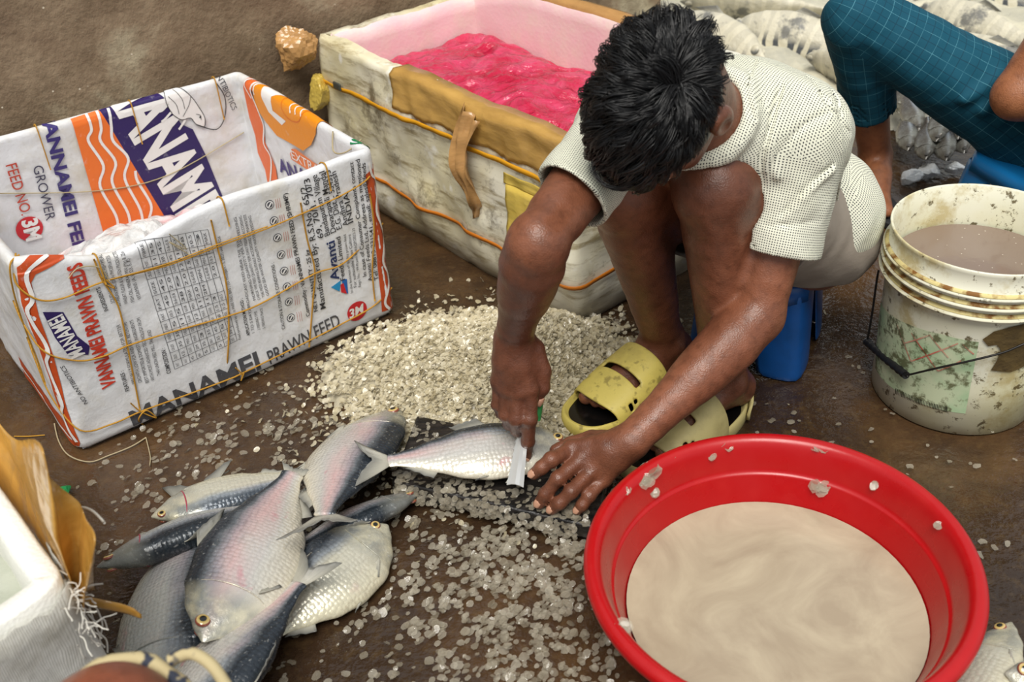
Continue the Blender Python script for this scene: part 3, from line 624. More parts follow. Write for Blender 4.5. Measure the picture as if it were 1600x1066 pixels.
# tape flap hanging down over the front
rr = []
for i in range(25):
    t = i/24; w_ = (.05*(1-t)**.6+.004) if t < .9 else .01*(1-t)*4+.001; a = aR(742, 160)+.02*t+.012*math.sin(t*5); z_ = .39-.235*t
    rr.append([ff(a+w_*(k_/6-.5)*1.1, max(.1, z_+.02*(k_/6-.5)*(1-t)), .008+.022*math.sin(math.pi*min(1, t*1.1))+.009*math.sin(k_*1.9+t*5)) for k_ in range(7)])
solid(MB().grid(rr).build('tape_flap', M_ptape, foam), .0008, 1)
def crumple(name, c, r, mt, par, seed, sq=(1, 1, 1), hs=1.0):
    bm = bmesh.new(); bmesh.ops.create_icosphere(bm, subdivisions=4, radius=1)
    rg = random.Random(seed); P = [V((rg.gauss(0, 1), rg.gauss(0, 1), rg.gauss(0, 1))).normalized() for _ in range(26)]; D = [rg.uniform(.6, 1.05) for _ in P]
    for v in bm.verts:
        n_ = v.co.normalized(); t = min(min((d/max(n_.dot(p), .01)) for p, d in zip(P, D)), 1.25); v.co = V((n_.x*t*sq[0], n_.y*t*sq[1], n_.z*t*sq[2]))*r*(1+.06*fbm(n_*3+V((seed, 0, 0)), 2)*hs)+V(c)
    me = bpy.data.meshes.new(name); bm.to_mesh(me); bm.free(); me.materials.append(mt.m); return link(name, me, par)
crumple('tape_wad', fl(aty(466, 74, 2.425)), .060, M_ptape, foam, 12, (.95, .45, 1.1), 1.8); 
crumple('tape_wad', ff(.045, .345, .012), .03, M_ptape, foam, 5, (.9, .5, 1.1))
crumple('clear_tape', fl(fB-df*.02+Z*.27+nf*.012), .05, M_ytape, foam, 8, (.6, .6, 1.0))
MB().tube(catmull([ff(.055, .28, .008), ff(.062, .262, .012), ff(.055, .245, .008), ff(.065, .235, .009), ff(.08, .236, .008)], 6), .0014, 6).build('string', M_string, foam)
# tape over the far rim
rr = []
dC = (fD-fC).normalized(); nC = V((-dC.y, dC.x, 0)); nC = nC if nC.y > 0 else -nC
for i in range(41):
    a = .02+.58*i/40; p = fC+dC*a; H = ftop(p); lo = .06+.035*math.sin(a*16)**2
    rr.append([fl(p+nC*.004+Z*(H-.05)), fl(p+nC*.004+Z*(H+.004)), fl(p-nC*.02+Z*(H+.012)), fl(p-nC*.0405+Z*(H+.004))]+[fl(p-nC*.0415+Z*(H-lo*k_/5)) for k_ in range(1, 6)])
solid(MB().grid(rr).build('packing_tape', M_ptape, foam), .0008, 1)
# red plastic sheet
m = Mat('red plastic film', rough=.15, spec=.75)
pw = m.noise(13, 5, .62, dist=.6)
m.set(base=m.mix(m.ramp(pw, [(.4, 0.0), (.75, .85)]), '#b8163e', '#d9527a')); m.bump(m.math('ADD', pw, m.math('MULTIPLY', m.vor(24, feature='F1'), .5)), 1.0, .024); M_red = m
rr = []; N = 90; ins = [p-((p-fc).normalized()*.0) for p in (fA, fB, fC, fD)]
for i in range(N+1):
    row = []
    for j in range(N+1):
        u, v_ = .055+.89*i/N, .095+.81*j/N; q = (fA*(1-u)+fB*u)*(1-v_)+(fD*(1-u)+fC*u)*v_
        e_ = min(1, min(u-.055, .945-u, v_-.095, .905-v_)/.2); z_ = .285+.045*math.sqrt(max(0, e_))+.016*fbm(q, 6, 4)+.008*(1-abs(nz(q+V((.3*fbm(q, 4), 0, 0)), 9)))*1.4+.0035*nz(q, 40)
        row.append(q+Z*z_)
    rr.append(row)
o = solid(MB().grid(rr).build('red_plastic_sheet', M_red), .0015); tag(o, 'crumpled glossy red plastic sheet filling the big foam box', 'plastic sheet')
# ================================================================== RED BASIN
bc = V((.337, .993, 0)); R = .258
m = Mat('red plastic', rough=.28, spec=.5); m.set(base=m.mix(m.ramp(m.noise(25, 4, .6), [(.5, 0.0), (.8, .35)]), '#a80a10', '#b5221e'), rough=m.ramp(m.noise(14, 4), [(.3, .2), (.7, .4)])); m.bump(m.noise(160, 2), .12, .0006); M_basin = m
basin = thing('washing_basin', 'round red plastic basin full of cloudy water in front of the squatting man', 'basin', bc.to_tuple())
pr = [(.0, .002), (.17, .0), (.183, .004), (.198, .045), (.214, .09), (.2245, .112), (.2255, .12), (.236, .142), (.246, .146), (.2555, .142), (.259, .148), (.2585, .156), (.253, .162), (.245, .163), (.2385, .159), (.2335, .150), (.2265, .128), (.2225, .114), (.2185, .110), (.2165, .105), (.21, .088), (.195, .048), (.18, .012), (.17, .006), (.0, .006)]
sm_ = catmull([V((r_, 0, z_)) for r_, z_ in pr], 3)
MB().lathe([(max(0, p.x), p.z) for p in sm_], 96, wob=lambda a, z_: .0022*math.sin(2*a+.6)*(z_/.16)).build('basin_body', M_basin, basin)
m = Mat('cloudy water', rough=.16, spec=.4)
q = m.noise(7, 5, .6, dist=1.6); c = m.mix(m.ramp(q, [(.35, 0.0), (.75, 1.0)]), '#9b8d78', '#b6aa92')
m.set(base=c); m.bump(m.noise(26, 3), .1, .004); M_water = m
W0 = .068; wr = .2015
o = MB().lathe([(wr*k_/8, W0+(.0012 if k_ == 8 else 0)) for k_ in range(0, 9)], 72).build('basin_water', M_water); o.location = bc; tag(o, 'cloudy beige water filling the red basin', 'water'); o['kind'] = 'stuff'
# ================================================================== WHITE BUCKET
kc = V((.787, 1.526, 0))
bucket = thing('paint_bucket', 'grimy white plastic bucket with a black-gripped wire handle at the right', 'bucket', kc.to_tuple())
m = Mat('grimy white plastic', rough=.4)
zz = m.sep(m.co())[2]; g0 = m.noise(11, 6, .7); g_2 = m.noise(48, 4, .7)
c = m.mix(m.ramp(m.noise(4, 4), [(.4, 0.0), (.65, .8)]), '#dcdac6', '#cfc99a'); c = m.mix(m.ramp(g0, [(.5, 0.0), (.64, .65)]), c, '#a8924e'); c = m.mix(m.ramp(g_2, [(.585, 0.0), (.65, .9)]), c, '#54451f')
c = m.mix(m.ramp(m.math('ADD', zz, m.math('MULTIPLY', m.noise(16), .02)), [(.004, .8), (.03, 0.0)]), c, '#6e5526'); m.set(base=c); m.bump(m.noise(60, 3), .15, .001); M_bucket = m
m = Mat('rust brown grime', rough=.7); m.set(base=m.mix(m.ramp(m.noise(40, 4), [(.45, 0.0), (.6, 1.0)]), '#cfc084', '#7a5018')); M_grime = m
bp = [(0, .003), (.13, .0), (.138, .004), (.1405, .1), (.1445, .2), (.147, .244), (.1475, .247), (.159, .248), (.16, .252), (.1485, .2545), (.1485, .266), (.1585, .2675), (.159, .271), (.149, .2735), (.149, .284), (.1575, .2855), (.158, .289), (.1495, .2915), (.1505, .325), (.152, .331), (.150, .333), (.1475, .331), (.146, .3), (.1455, .299), (.1425, .2), (.136, .02), (.13, .012), (0, .012)]
MB().lathe(bp, 80).build('bucket_body', M_bucket, bucket)
for z_ in (.2535, .2725, .2905): MB().lathe([(.1492, z_-.0005), (.1552, z_), (.1555, z_+.0012), (.1494, z_+.005)], 80, a0=math.radians(150), a1=math.radians(330)).build('grime_line', M_grime, bucket)
m = Mat('murky brown water', rough=.12, spec=.5); m.set(base=m.mix(m.ramp(m.vor(75), [(.06, 1.0), (.1, 0.0)]), '#7d6c60', '#c9bfb0')); m.bump(m.noise(50), .15, .002); M_murk = m
o = MB().lathe([(0, .258), (.07, .258), (.1395, .258)], 64).build('bucket_water', M_murk); o.location = kc; tag(o, 'murky grey-brown water inside the white bucket', 'water'); o['kind'] = 'stuff'
def kf(a, b_):                                   # a = metres round the side from the point facing the camera, b_ up
    th = math.radians(-117)+a/.142; r_ = .138+(.0025*b_/.1 if b_ < .1 else .0025+.004*(b_-.1)/.1); r_ = min(r_, .147); n_ = V((math.cos(th), math.sin(th), 0)); return (n_*r_+Z*b_, n_)
def kinv(u, v):
    q = ray(u, v); o_ = CAMP-kc; rr_ = .1415; A_ = q.x**2+q.y**2; B_ = o_.x*q.x+o_.y*q.y; C_ = o_.x**2+o_.y**2-rr_**2; D_ = max(0, B_*B_-A_*C_); t = (-B_-math.sqrt(D_))/A_
    p = o_+q*t; a = (math.atan2(p.y, p.x)-math.radians(-117)+math.pi) % (2*math.pi)-math.pi; return (a*.142, p.z)
KP = Print(kf, Z, kinv, bucket, .012)
def k4(x, y): return (1280+x/2.319, 260+y/2.319)
def dirty(c, rough=.45):
    m = Mat('worn print '+c, rough=rough); m.set(base=m.mix(m.ramp(m.noise(40, 5, .7), [(.5, 0.0), (.6, .85)]), m.mix(m.ramp(m.noise(13, 3), [(.4, 0.0), (.6, .6)]), c, '#d2d3b4'), '#4c4a26')); return m
KP.poly([k4(222, 480), k4(330, 570), k4(450, 605), k4(578, 632), k4(530, 898), k4(400, 872), k4(290, 822), k4(200, 730)], dirty('#a6bf98'), 'paper_label', 1)
M_rl = dirty('#c03430')
for p, q in (((290, 572), (335, 705)), ((335, 705), (505, 636)), ((310, 640), (408, 606)), ((340, 600), (432, 740)), ((405, 606), (470, 690)), ((432, 740), (515, 700)), ((522, 640), (560, 676))): KP.line([k4(*p), k4((p[0]+q[0])/2, (p[1]+q[1])/2+2), k4(*q)], .0022, M_rl, 'red_diamond_print', 3)
rg = random.Random(2)
for i in range(34):
    t = i/34; x, y = 278+190*t, 805+66*t+8*math.sin(t*3); KP.line([k4(x, y), k4(x-3, y+20)], rg.uniform(.0006, .0019), ink('#33352a'), 'barcode', 3)
mud = [(590, 620), (630, 590), (680, 575), (742, 560), (800, 570), (830, 640), (790, 700), (740, 720), (690, 742), (620, 735), (640, 700), (655, 660), (640, 640), (610, 645)]
m = Mat('dried mud', rough=.9); m.set(base=m.mix(m.noise(30, 5), '#2e2210', '#6a5528')); m.bump(m.noise(40, 5), 1, .006); KP.poly([k4(*p) for p in mud], m, 'mud_stain', 4)
KP.finish()
m = Mat('dark wire', '#2a2826', .4, metal=.6); M_wire = m
m = Mat('black rubber grip', '#18181a', .45); M_grip = m
def kb(u, v, off): a, b_ = kinv(u, v); p, n_ = kf(a, b_); return p+n_*off
g0_, g1_ = kb(*k4(190, 638), .016), kb(*k4(335, 745), .016)
hp = [kf(-.19, .235)[0]+kf(-.19, .235)[1]*.012, kb(1376, 440, .012), kb(1367, 490, .013), kb(*k4(186, 620), .015), g0_, (g0_+g1_)/2+(g0_+g1_).normalized()*.004, g1_, kb(*k4(345, 742), .016), kb(*k4(440, 715), .013), kb(*k4(560, 685), .011), kb(*k4(660, 655), .011), kb(*k4(742, 618), .012), kf(.13, .19)[0]+kf(.13, .19)[1]*.012, kf(.19, .235)[0]+kf(.19, .235)[1]*.012]
hd = MB().tube(catmull(hp, 6), .0019, 8).build('wire_handle', M_wire, bucket)
rib = catmull([g0_, (g0_+g1_)/2+(g0_+g1_).normalized()*.004, g1_], 14); MB().tube(rib, [.0068+.0009*math.cos(i*2.2) for i in range(len(rib))], 12).build('hand_grip', M_grip, hd)
# ================================================================== THE SQUATTING MAN
MR = V((.45, 1.6, 0))
man = thing('person', 'man in a dotted shirt and yellow sandals squatting on a blue stool scaling a fish', 'person', MR.to_tuple())
ML = lambda p: V(p)-MR
def skinmat(name, c0, c1, c2_, seed=0):
    m = Mat(name, rough=.4, spec=.5)
    n_ = m.noise(6, 5, .6); f_ = m.noise(70, 4, .6)
    c = m.mix(m.ramp(n_, [(.35, 0.0), (.66, 1.0)]), c0, c1); c = m.mix(m.ramp(f_, [(.45, 0.0), (.75, .5)]), c, c2_)
    m.set(base=c, rough=m.ramp(m.noise(22, 3), [(.3, .34), (.7, .5)])); m.bump(m.math('ADD', m.math('MULTIPLY', m.vor(420), .35), m.math('ADD', m.noise(55, 4, .65), m.math('MULTIPLY', m.noise(200, 3), .4))), .35, .003); return m
M_skin = skinmat('brown skin', '#5e3625', '#845139', '#3f2113')
M_nail = Mat('nail', '#b98b72', .3)
# joints
PEL, SP1, SP2, SP3, NB = (.478, 1.70, .262), (.462, 1.69, .362), (.42, 1.635, .448), (.362, 1.56, .512), (.304, 1.485, .562)
HL, HR = (.548, 1.655, .265), (.42, 1.765, .265)
KL, KR = (.316, 1.445, .472), (.183, 1.495, .458)
AL, AR = (.362, 1.475, .09), (.275, 1.60, .09)
SL, SR = (.455, 1.505, .528), (.19, 1.53, .545)
EL, ER = (.39, 1.405, .268), (.043, 1.267, .505)
WL, WR = tuple(atz(988, 688, .142)), tuple(aty(803, 525, 1.355))
def lerp(a, b, t): return tuple(np.array(a)*(1-t)+np.array(b)*t)
def off(a, *d): return tuple(np.array(a)+np.array(d))
HC = V((.207, 1.325, .664)); hu = (CAMP-HC).normalized(); hu = (hu-_rt*.34+V((0, 0, .03))).normalized()
hr_ = (_rt-hu*_rt.dot(hu)).normalized(); hup = hu.cross(hr_)
hf = (-hup*.95-hr_*.30).normalized(); hl = hu.cross(hf).normalized()    # his left is hl, face looks along hf, crown points along hu
if hl.dot(hr_) < 0: hl = -hl
HRM = np.array([[hl[i], hf[i], hu[i]] for i in range(3)])
def hd_(l, f, u): return tuple(HC+hl*l+hf*f+hu*u)
S_ = SDF((-.09, 1.12, .015), (.70, 1.88, .80), .0028)
# legs
def leg(H, K, A, toe, side):
    H, K, A = np.array(H), np.array(K), np.array(A); d_ = (A-K)/np.linalg.norm(A-K); t_ = (K-H)/np.linalg.norm(K-H)
    S_.path([(H, .082), (lerp(H, K, .5), .073), (lerp(H, K, .85), .063), (K-t_*.005, .058)], .02)
    S_.ell(K+np.array([-.004, -.010, .006]), (.061, .053, .059), k=.02)
    S_.path([(K, .056), (lerp(K, A, .2), .053), (lerp(K, A, .72), .039), (A, .032)], .015)
    S_.path([(off(lerp(K, A, .14), .012, .03, 0), .042), (off(lerp(K, A, .36), .018, .04, 0), .047), (off(lerp(K, A, .72), .008, .015, 0), .026)], .03)
    S_.path([(off(lerp(K, A, .12), -.004, -.03, 0), .02), (lerp(K, A, .95), .024)], .03)
    # foot
    toe = np.array(toe); f = toe-A; f[2] = 0; f /= np.linalg.norm(f); sd = np.array([-f[1], f[0], 0])*side     # sd: towards the little toe
    G = np.array([A[0], A[1], 0]); fp = lambda x, y, z: G+f*x+sd*y+np.array([0, 0, z])
    S_.path([(A, .033), (fp(-.03, 0, .06), .031)], .02); S_.path([(A, .034), (fp(.05, -.006, .068), .031), (fp(.105, -.012, .05), .024), (fp(.14, -.014, .044), .019)], .018)
    S_.path([(fp(-.03, 0, .058), .03), (fp(.06, .012, .052), .026), (fp(.12, .02, .044), .019)], .02)
    S_.ell(off(A, *(sd*.03)), (.014, .014, .016), k=.014); S_.ell(off(A, *(-sd*.03+np.array([0, 0, .006]))), (.013, .013, .016), k=.014)
    for k_, (y, x0, x1, r_) in enumerate(((-.026, .13, .172, .0145), (-.005, .132, .170, .0105), (.011, .128, .163, .0098), (.024, .12, .152, .0092), (.036, .11, .14, .0088))):
        S_.path([(fp(x0, y, .044), r_), (fp((x0+x1)/2+.005, y, .05), r_*.95), (fp(x1, y, .039), r_*.93)], .0035)
        nl_.append((fp(x1-.002, y, .039+r_*.9), f, sd, r_*.62, 'toenail'))
nl_ = []
leg(HL, KL, AL, tuple(atz(1008, 708, .03)), -1); leg(HR, KR, AR, tuple(atz(915, 648, .03)), 1)
# torso, neck, head
S_.path([(PEL, .118), (SP1, .108), (SP2, .112), (SP3, .105), (NB, .05)], .04)
S_.cone(HL, HR, .10, .10, .03); S_.cone(SL, NB, .055, .05, .04); S_.cone(SR, NB, .055, .05, .04); S_.cone(lerp(SL, SP3, .3), lerp(SR, SP3, .3), .07, .07, .04)
S_.path([(NB, .058), (hd_(0, -.045, -.07), .054)], .02); S_.ell(hd_(0, -.005, .0), (.075, .094, .084), HRM, .01)
S_.ell(hd_(0, .03, -.055), (.062, .062, .078), HRM, .015); S_.ell(hd_(0, .05, -.105), (.042, .036, .03), HRM, .02); S_.cone(hd_(.05, -.01, -.07), hd_(.028, .055, -.112), .02, .02, .015); S_.cone(hd_(-.05, -.01, -.07), hd_(-.028, .055, -.112), .02, .02, .015)
S_.path([(hd_(0, .086, -.02), .009), (hd_(0, .103, -.052), .012), (hd_(0, .094, -.06), .012)], .008)
for s_ in (-1, 1):
    S_.ell(hd_(.014*s_, .094, -.058), (.009, .01, .008), HRM, .005); S_.cone(hd_(.012*s_, .089, -.008), hd_(.045*s_, .075, -.012), .008, .008, .01); S_.ell(hd_(.03*s_, .085, -.03), (.015, .01, .009), HRM, .004, 'd'); S_.ell(hd_(.03*s_, .077, -.03), (.0125, .0125, .0125), HRM, .002)
    S_.ell(hd_(.083*s_, -.006, -.022), (.012, .021, .033), HRM, .006); S_.ell(hd_(.092*s_, .0, -.02), (.006, .011, .02), HRM, .005, 'd'); S_.ell(hd_(.078*s_, .004, -.052), (.008, .011, .012), HRM, .005)
S_.cone(hd_(-.02, .088, -.083), hd_(.02, .088, -.083), .0075, .0075, .006); S_.cone(hd_(-.017, .086, -.094), hd_(.017, .086, -.094), .008, .008, .006); S_.cone(hd_(-.022, .097, -.0885), hd_(.022, .097, -.0885), .0018, .0018, .003, 'd')
# arms
def arm(Sh, E_, W_, ex):
    S_.path([(Sh, .056), (lerp(Sh, E_, .4), .049), (lerp(Sh, E_, .8), .041), (E_, .036)], .02); S_.ell(off(E_, *ex), (.025, .025, .025), k=.03)
    S_.path([(E_, .035), (lerp(E_, W_, .22), .0445), (lerp(E_, W_, .55), .038), (lerp(E_, W_, .85), .028), (W_, .0265)], .015)
    S_.cone(lerp(E_, W_, .05), lerp(E_, W_, .45), .034, .03, .025)
arm(SL, EL, WL, (.012, .012, -.004)); arm(SR, ER, WR, (.004, .004, .0))
def finger(P_, r0, r1, k=.004, base=None):
    n = len(P_); S_.path([(p, r0+(r1-r0)*i/(n-1)) for i, p in enumerate(P_)], k)
    for i in range(1, n-1): S_.ell(P_[i], (r0+(r1-r0)*i/(n-1)+.0008,)*3, k=.004)
# left hand pressed on the fish and board
T = lambda u, v, z: tuple(atz(u, v, z))
LM = [T(893, 702, .118), T(909, 718, .112), T(927, 735, .10), T(943, 749, .085)]
LP = [T(862, 718, .128), T(872, 748, .104), T(892, 768, .092), T(920, 775, .078)]
LD = [T(846, 731, .117), T(853, 772, .079), T(874, 786, .074), T(910, 789, .066)]
LT = [T(834, 741, .104), T(843, 786, .060), T(863, 796, .058), T(903, 797, .056)]
lmc = tuple(np.mean(np.array(LM), 0)); S_.path([(lerp(EL, WL, .8), .024), (WL, .025), (lerp(WL, lmc, .4), .023)], .012)
for a, r_ in zip(LM, (.0155, .016, .0155, .0145)): S_.path([(lerp(WL, a, .12), .019), (lerp(WL, a, .5), .018), (a, r_*.85)], .016)
for i in range(4):
    finger([LM[i], LP[i], LD[i], LT[i]], (.0122, .0126, .012, .0106)[i], (.0096, .0097, .0095, .0085)[i])
    S_.ell(off(LM[i], 0, -.001, .003), (.0125,)*3, k=.006)
    if i: S_.cone(lerp(LM[i-1], LM[i], .0), lerp(LM[i-1], LM[i], 1), .011, .011, .008)
    S_.path([(off(lerp(WL, LM[i], .35), 0, -.004, .016), .004), (off(LM[i], 0, -.002, .009), .004)], .009)
S_.path([(off(WL, -.02, .01, -.01), .02), (T(925, 688, .098), .0165), (T(893, 694, .092), .0125), (T(868, 704, .086), .010)], .008)
def nail(tip, dip, up, w_): d_ = V(tip)-V(dip); d_.normalize(); u_ = (V(up)-d_*V(up).dot(d_)).normalized(); return (np.array(V(tip)+u_*w_*1.15-d_*.001), np.array(d_), np.array(u_.cross(d_)), w_*.68, 'fingernail')
for i in range(4): nl_.append(nail(LT[i], LD[i], (-.15, -.55, .8), (.0088, .0088, .0086, .0078)[i]))
# right hand closed on the scaler
Y = lambda u, v, y: tuple(aty(u, v, y))
RM = [Y(829, 606, 1.327), Y(810, 611, 1.325), Y(793, 607, 1.333), Y(780, 596, 1.345)]
rmc = tuple(np.mean(np.array(RM), 0)); S_.path([(lerp(ER, WR, .8), .024), (WR, .0255), (lerp(WR, rmc, .45), .026)], .012)
for a, r_ in zip(RM, (.0155, .016, .015, .014)): S_.path([(lerp(WR, a, .12), .0195), (lerp(WR, a, .5), .0190), (a, r_*.9)], .018)
for i in range(1, 4): S_.cone(RM[i-1], RM[i], .012, .012, .008)
RI = [RM[0], Y(828, 655, 1.308), Y(825, 690, 1.310), Y(821, 716, 1.312)]; finger(RI, .0125, .0092)
RMd = [RM[1], Y(806, 655, 1.309), Y(808, 672, 1.333), Y(814, 668, 1.352)]; finger(RMd, .0125, .0095)
RRg = [RM[2], Y(790, 648, 1.322), Y(795, 662, 1.347), Y(806, 655, 1.365)]; finger(RRg, .012, .009)
RPk = [RM[3], Y(777, 632, 1.338), Y(783, 645, 1.360), Y(796, 640, 1.372)]; finger(RPk, .0108, .0082)
for i in range(4): S_.path([(off(lerp(WR, RM[i], .4), 0, -.014, .004), .004), (off(RM[i], 0, -.009, .002), .004)], .009)
RTh = [Y(832, 548, 1.355), Y(846, 580, 1.345), Y(846, 606, 1.338), Y(838, 624, 1.336)]; S_.path([(WR, .02), (RTh[0], .019), (RTh[1], .0155)], .01); finger(RTh[1:], .015, .0105)
nl_.append(nail(RI[3], RI[2], (0, -.8, .3), .0092)); nl_.append(nail(RTh[3], RTh[2], (.7, -.6, .2), .0105))
def ripple(X, Y_, Z_): return .0009*np.sin(X*95+3*np.sin(Z_*40))*np.sin(Y_*80+2*np.sin(X*33))*np.cos(Z_*70)
S_.displace(ripple, (-.09, 1.12, 0), (.7, 1.88, .58))
P_, Q_ = S_.skin(2); mkarr('body', P_-np.array(MR), Q_, M_skin, man)
for c_, d_, sdv, w_, nm in nl_:
    up_ = np.cross(d_, sdv); up_ = up_ if up_[2] > 0 or nm == 'fingernail' and up_[1] < 0 else -up_
    rr = []
    for i in range(7):
        t = i/6*2-1; ww = w_*math.sqrt(max(.02, 1-abs(t)**4)); rr.append([ML(V(c_)+V(d_)*(t*w_*1.2)+V(sdv)*(ww*j/3)-V(up_)*(.35*w_*(j/3)**2+.0012*(1-1.0)+.15*w_*t*t)) for j in range(-3, 4)])
    solid(MB().grid(rr).build(nm, M_nail, man), .0012, 0)
for s_ in (-1, 1):
    bm = bmesh.new(); bmesh.ops.create_uvsphere(bm, u_segments=16, v_segments=10, radius=.0118); me = bpy.data.meshes.new('eye'); bm.to_mesh(me); bm.free(); me.materials.append(Mat('eye', '#e8e2da', .2).m); o = link('eye', me, man); o.location = ML(hd_(.03*s_, .0795, -.03))
# ---------------- shirt
def wrinkle(amp):
    def f(X, Y_, Z_):
        a = X*38+Z_*22+1.4*np.sin(Y_*31+Z_*17); b_ = Y_*44-Z_*26+1.2*np.sin(X*27); return amp*(np.sin(a)*.6+np.sin(b_)*.5+.35*np.sin(X*90+Y_*70+2*np.sin(Z_*50)))
    return f
sh = SDF((-.02, 1.20, .14), (.80, 1.96, .78), .004)
sh.path([(off(PEL, -.008, .01, .02), .134), (off(SP1, -.004, .01, 0), .127), (off(SP2, .004, .006, .0), .130), (off(SP3, 0, 0, .0), .118), (lerp(SP3, NB, .75), .078)], .04)
sh.cone(off(HL, -.01, 0, .04), off(HR, 0, 0, .04), .118, .118, .03); sh.cone(SL, lerp(NB, SL, .2), .068, .062, .035); sh.cone(SR, lerp(NB, SR, .2), .066, .06, .035); sh.cone(lerp(SL, SP3, .25), lerp(SR, SP3, .25), .088, .088, .04)
sl_ = lerp(SL, EL, .64); sr_ = lerp(SR, ER, .64)
sh.path([(SL, .071), (lerp(SL, EL, .35), .069), (off(sl_, .004, .004, -.004), .071)], .02); sh.path([(SR, .066), (lerp(SR, ER, .35), .061), (lerp(SR, ER, .72), .060)], .02)
# collar
nkd = np.array(hd_(0, -.045, -.07))-np.array(NB); nkd /= np.linalg.norm(nkd)
t1 = np.cross(nkd, [0, 0, 1]); t1 /= np.linalg.norm(t1); t2 = np.cross(nkd, t1)
cc = np.array(NB)+nkd*.018; ring = [tuple(cc+t1*.073*math.cos(a)+t2*.07*math.sin(a)-nkd*.012*math.cos(a*1)) for a in np.linspace(0, 2*math.pi, 25)]
sh.path([(p, .013) for p in ring], .012)
# front placket edge and long folds
sh.path([(off(SL, -.10, -.04, .0), .02), (off(KL, .055, .03, .05), .03), (off(KL, .065, .01, .0), .02)], .03)
sh.path([(off(NB, .06, .0, .045), .012), (off(SL, -.075, -.03, .03), .010), (off(SL, -.075, -.055, -.05), .010)], .014)
for a, b_, c_ in (((.47, 1.56, .58), (.52, 1.60, .48), (.54, 1.65, .36)), ((.41, 1.61, .60), (.50, 1.66, .50), (.565, 1.70, .38)), ((.45, 1.50, .60), (.51, 1.49, .53), (.495, 1.46, .43)), ((.38, 1.50, .615), (.45, 1.54, .59), (.52, 1.57, .50)), ((.36, 1.455, .60), (.385, 1.435, .56), (.40, 1.42, .50))): sh.path([(a, .007), (b_, .011), (c_, .006)], .007)
sh.displace(wrinkle(.0030), (-.02, 1.2, .14), (.8, 1.96, .78))
sh.cone(lerp(HL, KL, .35), lerp(HL, KL, .7), .078, .066, .006, 'd'); sh.path([(lerp(HL, KL, .7), .066), (KL, .058), (lerp(KL, AL, .3), .055)], .006, 'd'); sh.path([(lerp(HR, KR, .35), .078), (lerp(HR, KR, .7), .066), (KR, .058), (lerp(KR, AR, .3), .055)], .006, 'd'); sh.ell(off(KL, -.004, -.012, .006), (.06, .054, .06), k=.004, op='d'); sh.ell(off(KR, -.004, -.012, .006), (.06, .054, .06), k=.004, op='d')
for a, b_, c_, r_ in ((SL, EL, sl_, .058), (SR, ER, sr_, .053)):
    d_ = np.array(b_)-np.array(a); d_ /= np.linalg.norm(d_); c_ = np.array(c_); n_ = d_ if a is SL else d_*.45+np.array(-_rt*.62-_up*.62)*.75
    sh.cut(c_, n_, c_-.13, c_+.13); sh.cone(tuple(c_-d_*.05), tuple(c_+d_*.05), r_, r_, .004, 'd')
sh.cut((.48, 1.7, .20), (0, 0, -1), (-.02, 1.2, .0), (.8, 1.96, .3))
sh.cone(off(PEL, 0, 0, -.08), off(PEL, 0, 0, -.02), .132, .125, .004, 'd')
sh.cone(tuple(cc-nkd*.01), tuple(cc+nkd*.08), .060, .064, .004, 'd')
for px, r_, lf in (([(1240, 97), (1222, 133), (1211, 169), (1199, 215), (1190, 250), (1192, 290)], .0035, (.006, 0)), ([(1322, 172), (1290, 178), (1262, 192), (1230, 222), (1206, 262), (1196, 300)], .0026, None), ([(1336, 226), (1300, 258), (1262, 292), (1222, 336)], .003, (.004, .005)),
    ([(1300, 140), (1316, 190), (1322, 250), (1312, 320)], .003, (-.005, 0)), ([(1262, 118), (1290, 160), (1330, 210)], .0026, (-.003, .004)), ([(1196, 352), (1240, 350), (1284, 344)], .0016, None), ([(1180, 95), (1168, 140), (1178, 190)], .0024, (.004, 0))): sh.crease(px, r_, .004, lf)
P_, Q_ = sh.skin(2)
# cloth directions for the dot pattern: every face takes the axis of the panel it belongs to
fcn = P_[Q_].mean(1); p4 = P_[Q_]; fn = np.cross(p4[:, 2]-p4[:, 0], p4[:, 3]-p4[:, 1]); fn /= np.linalg.norm(fn, axis=1)[:, None]+1e-12
for _ in range(30):
    vn = np.zeros_like(P_)
    for c_ in range(4): np.add.at(vn, Q_[:, c_], fn)
    vn /= np.linalg.norm(vn, axis=1)[:, None]+1e-12; fn = vn[Q_].mean(1)
bx = np.array([[.62, .62, .48], [.79, -.61, 0], [-.29, -.38, .88]]); bx[2] = np.cross(bx[0], bx[1]); who = np.abs(fn@bx.T).argmax(1); luv = np.zeros((len(Q_), 4, 2))
for i in range(3): k_ = who == i; luv[k_, :, 0] = p4[k_]@bx[(i+1) % 3]; luv[k_, :, 1] = p4[k_]@bx[(i+2) % 3]
for a, b_, r_, m_ in ((np.array(SL), np.array(EL), .068, .10), (np.array(SR), np.array(ER), .064, .09)):
    d_ = (b_-a)/np.linalg.norm(b_-a); rel = fcn-a; t = rel@d_; k_ = (t > .035) & (np.linalg.norm(rel-np.outer(t, d_), axis=1) < m_) & (t < .3); ref = np.array([-.4, .8, .2]); x_ = ref-d_*(ref@d_); x_ /= np.linalg.norm(x_); y_ = np.cross(d_, x_)
    fa = np.arctan2(rel[k_]@y_, rel[k_]@x_); q = p4[k_]-a; va = np.arctan2(q@y_, q@x_); dv = (va-fa[:, None]+math.pi) % (2*math.pi)-math.pi; luv[k_, :, 0] = (fa[:, None]+dv)*r_; luv[k_, :, 1] = q@d_
m = Mat('dotted shirt cotton', rough=.85, spec=.25)
uv = m.map(m.co('UV'), (262, 262, 0)); sx, sy, _z = m.sep(uv)
fx = m.math('ABSOLUTE', m.math('SUBTRACT', m.math('FRACT', sx), .5)); fy = m.math('ABSOLUTE', m.math('SUBTRACT', m.math('FRACT', sy), .5))
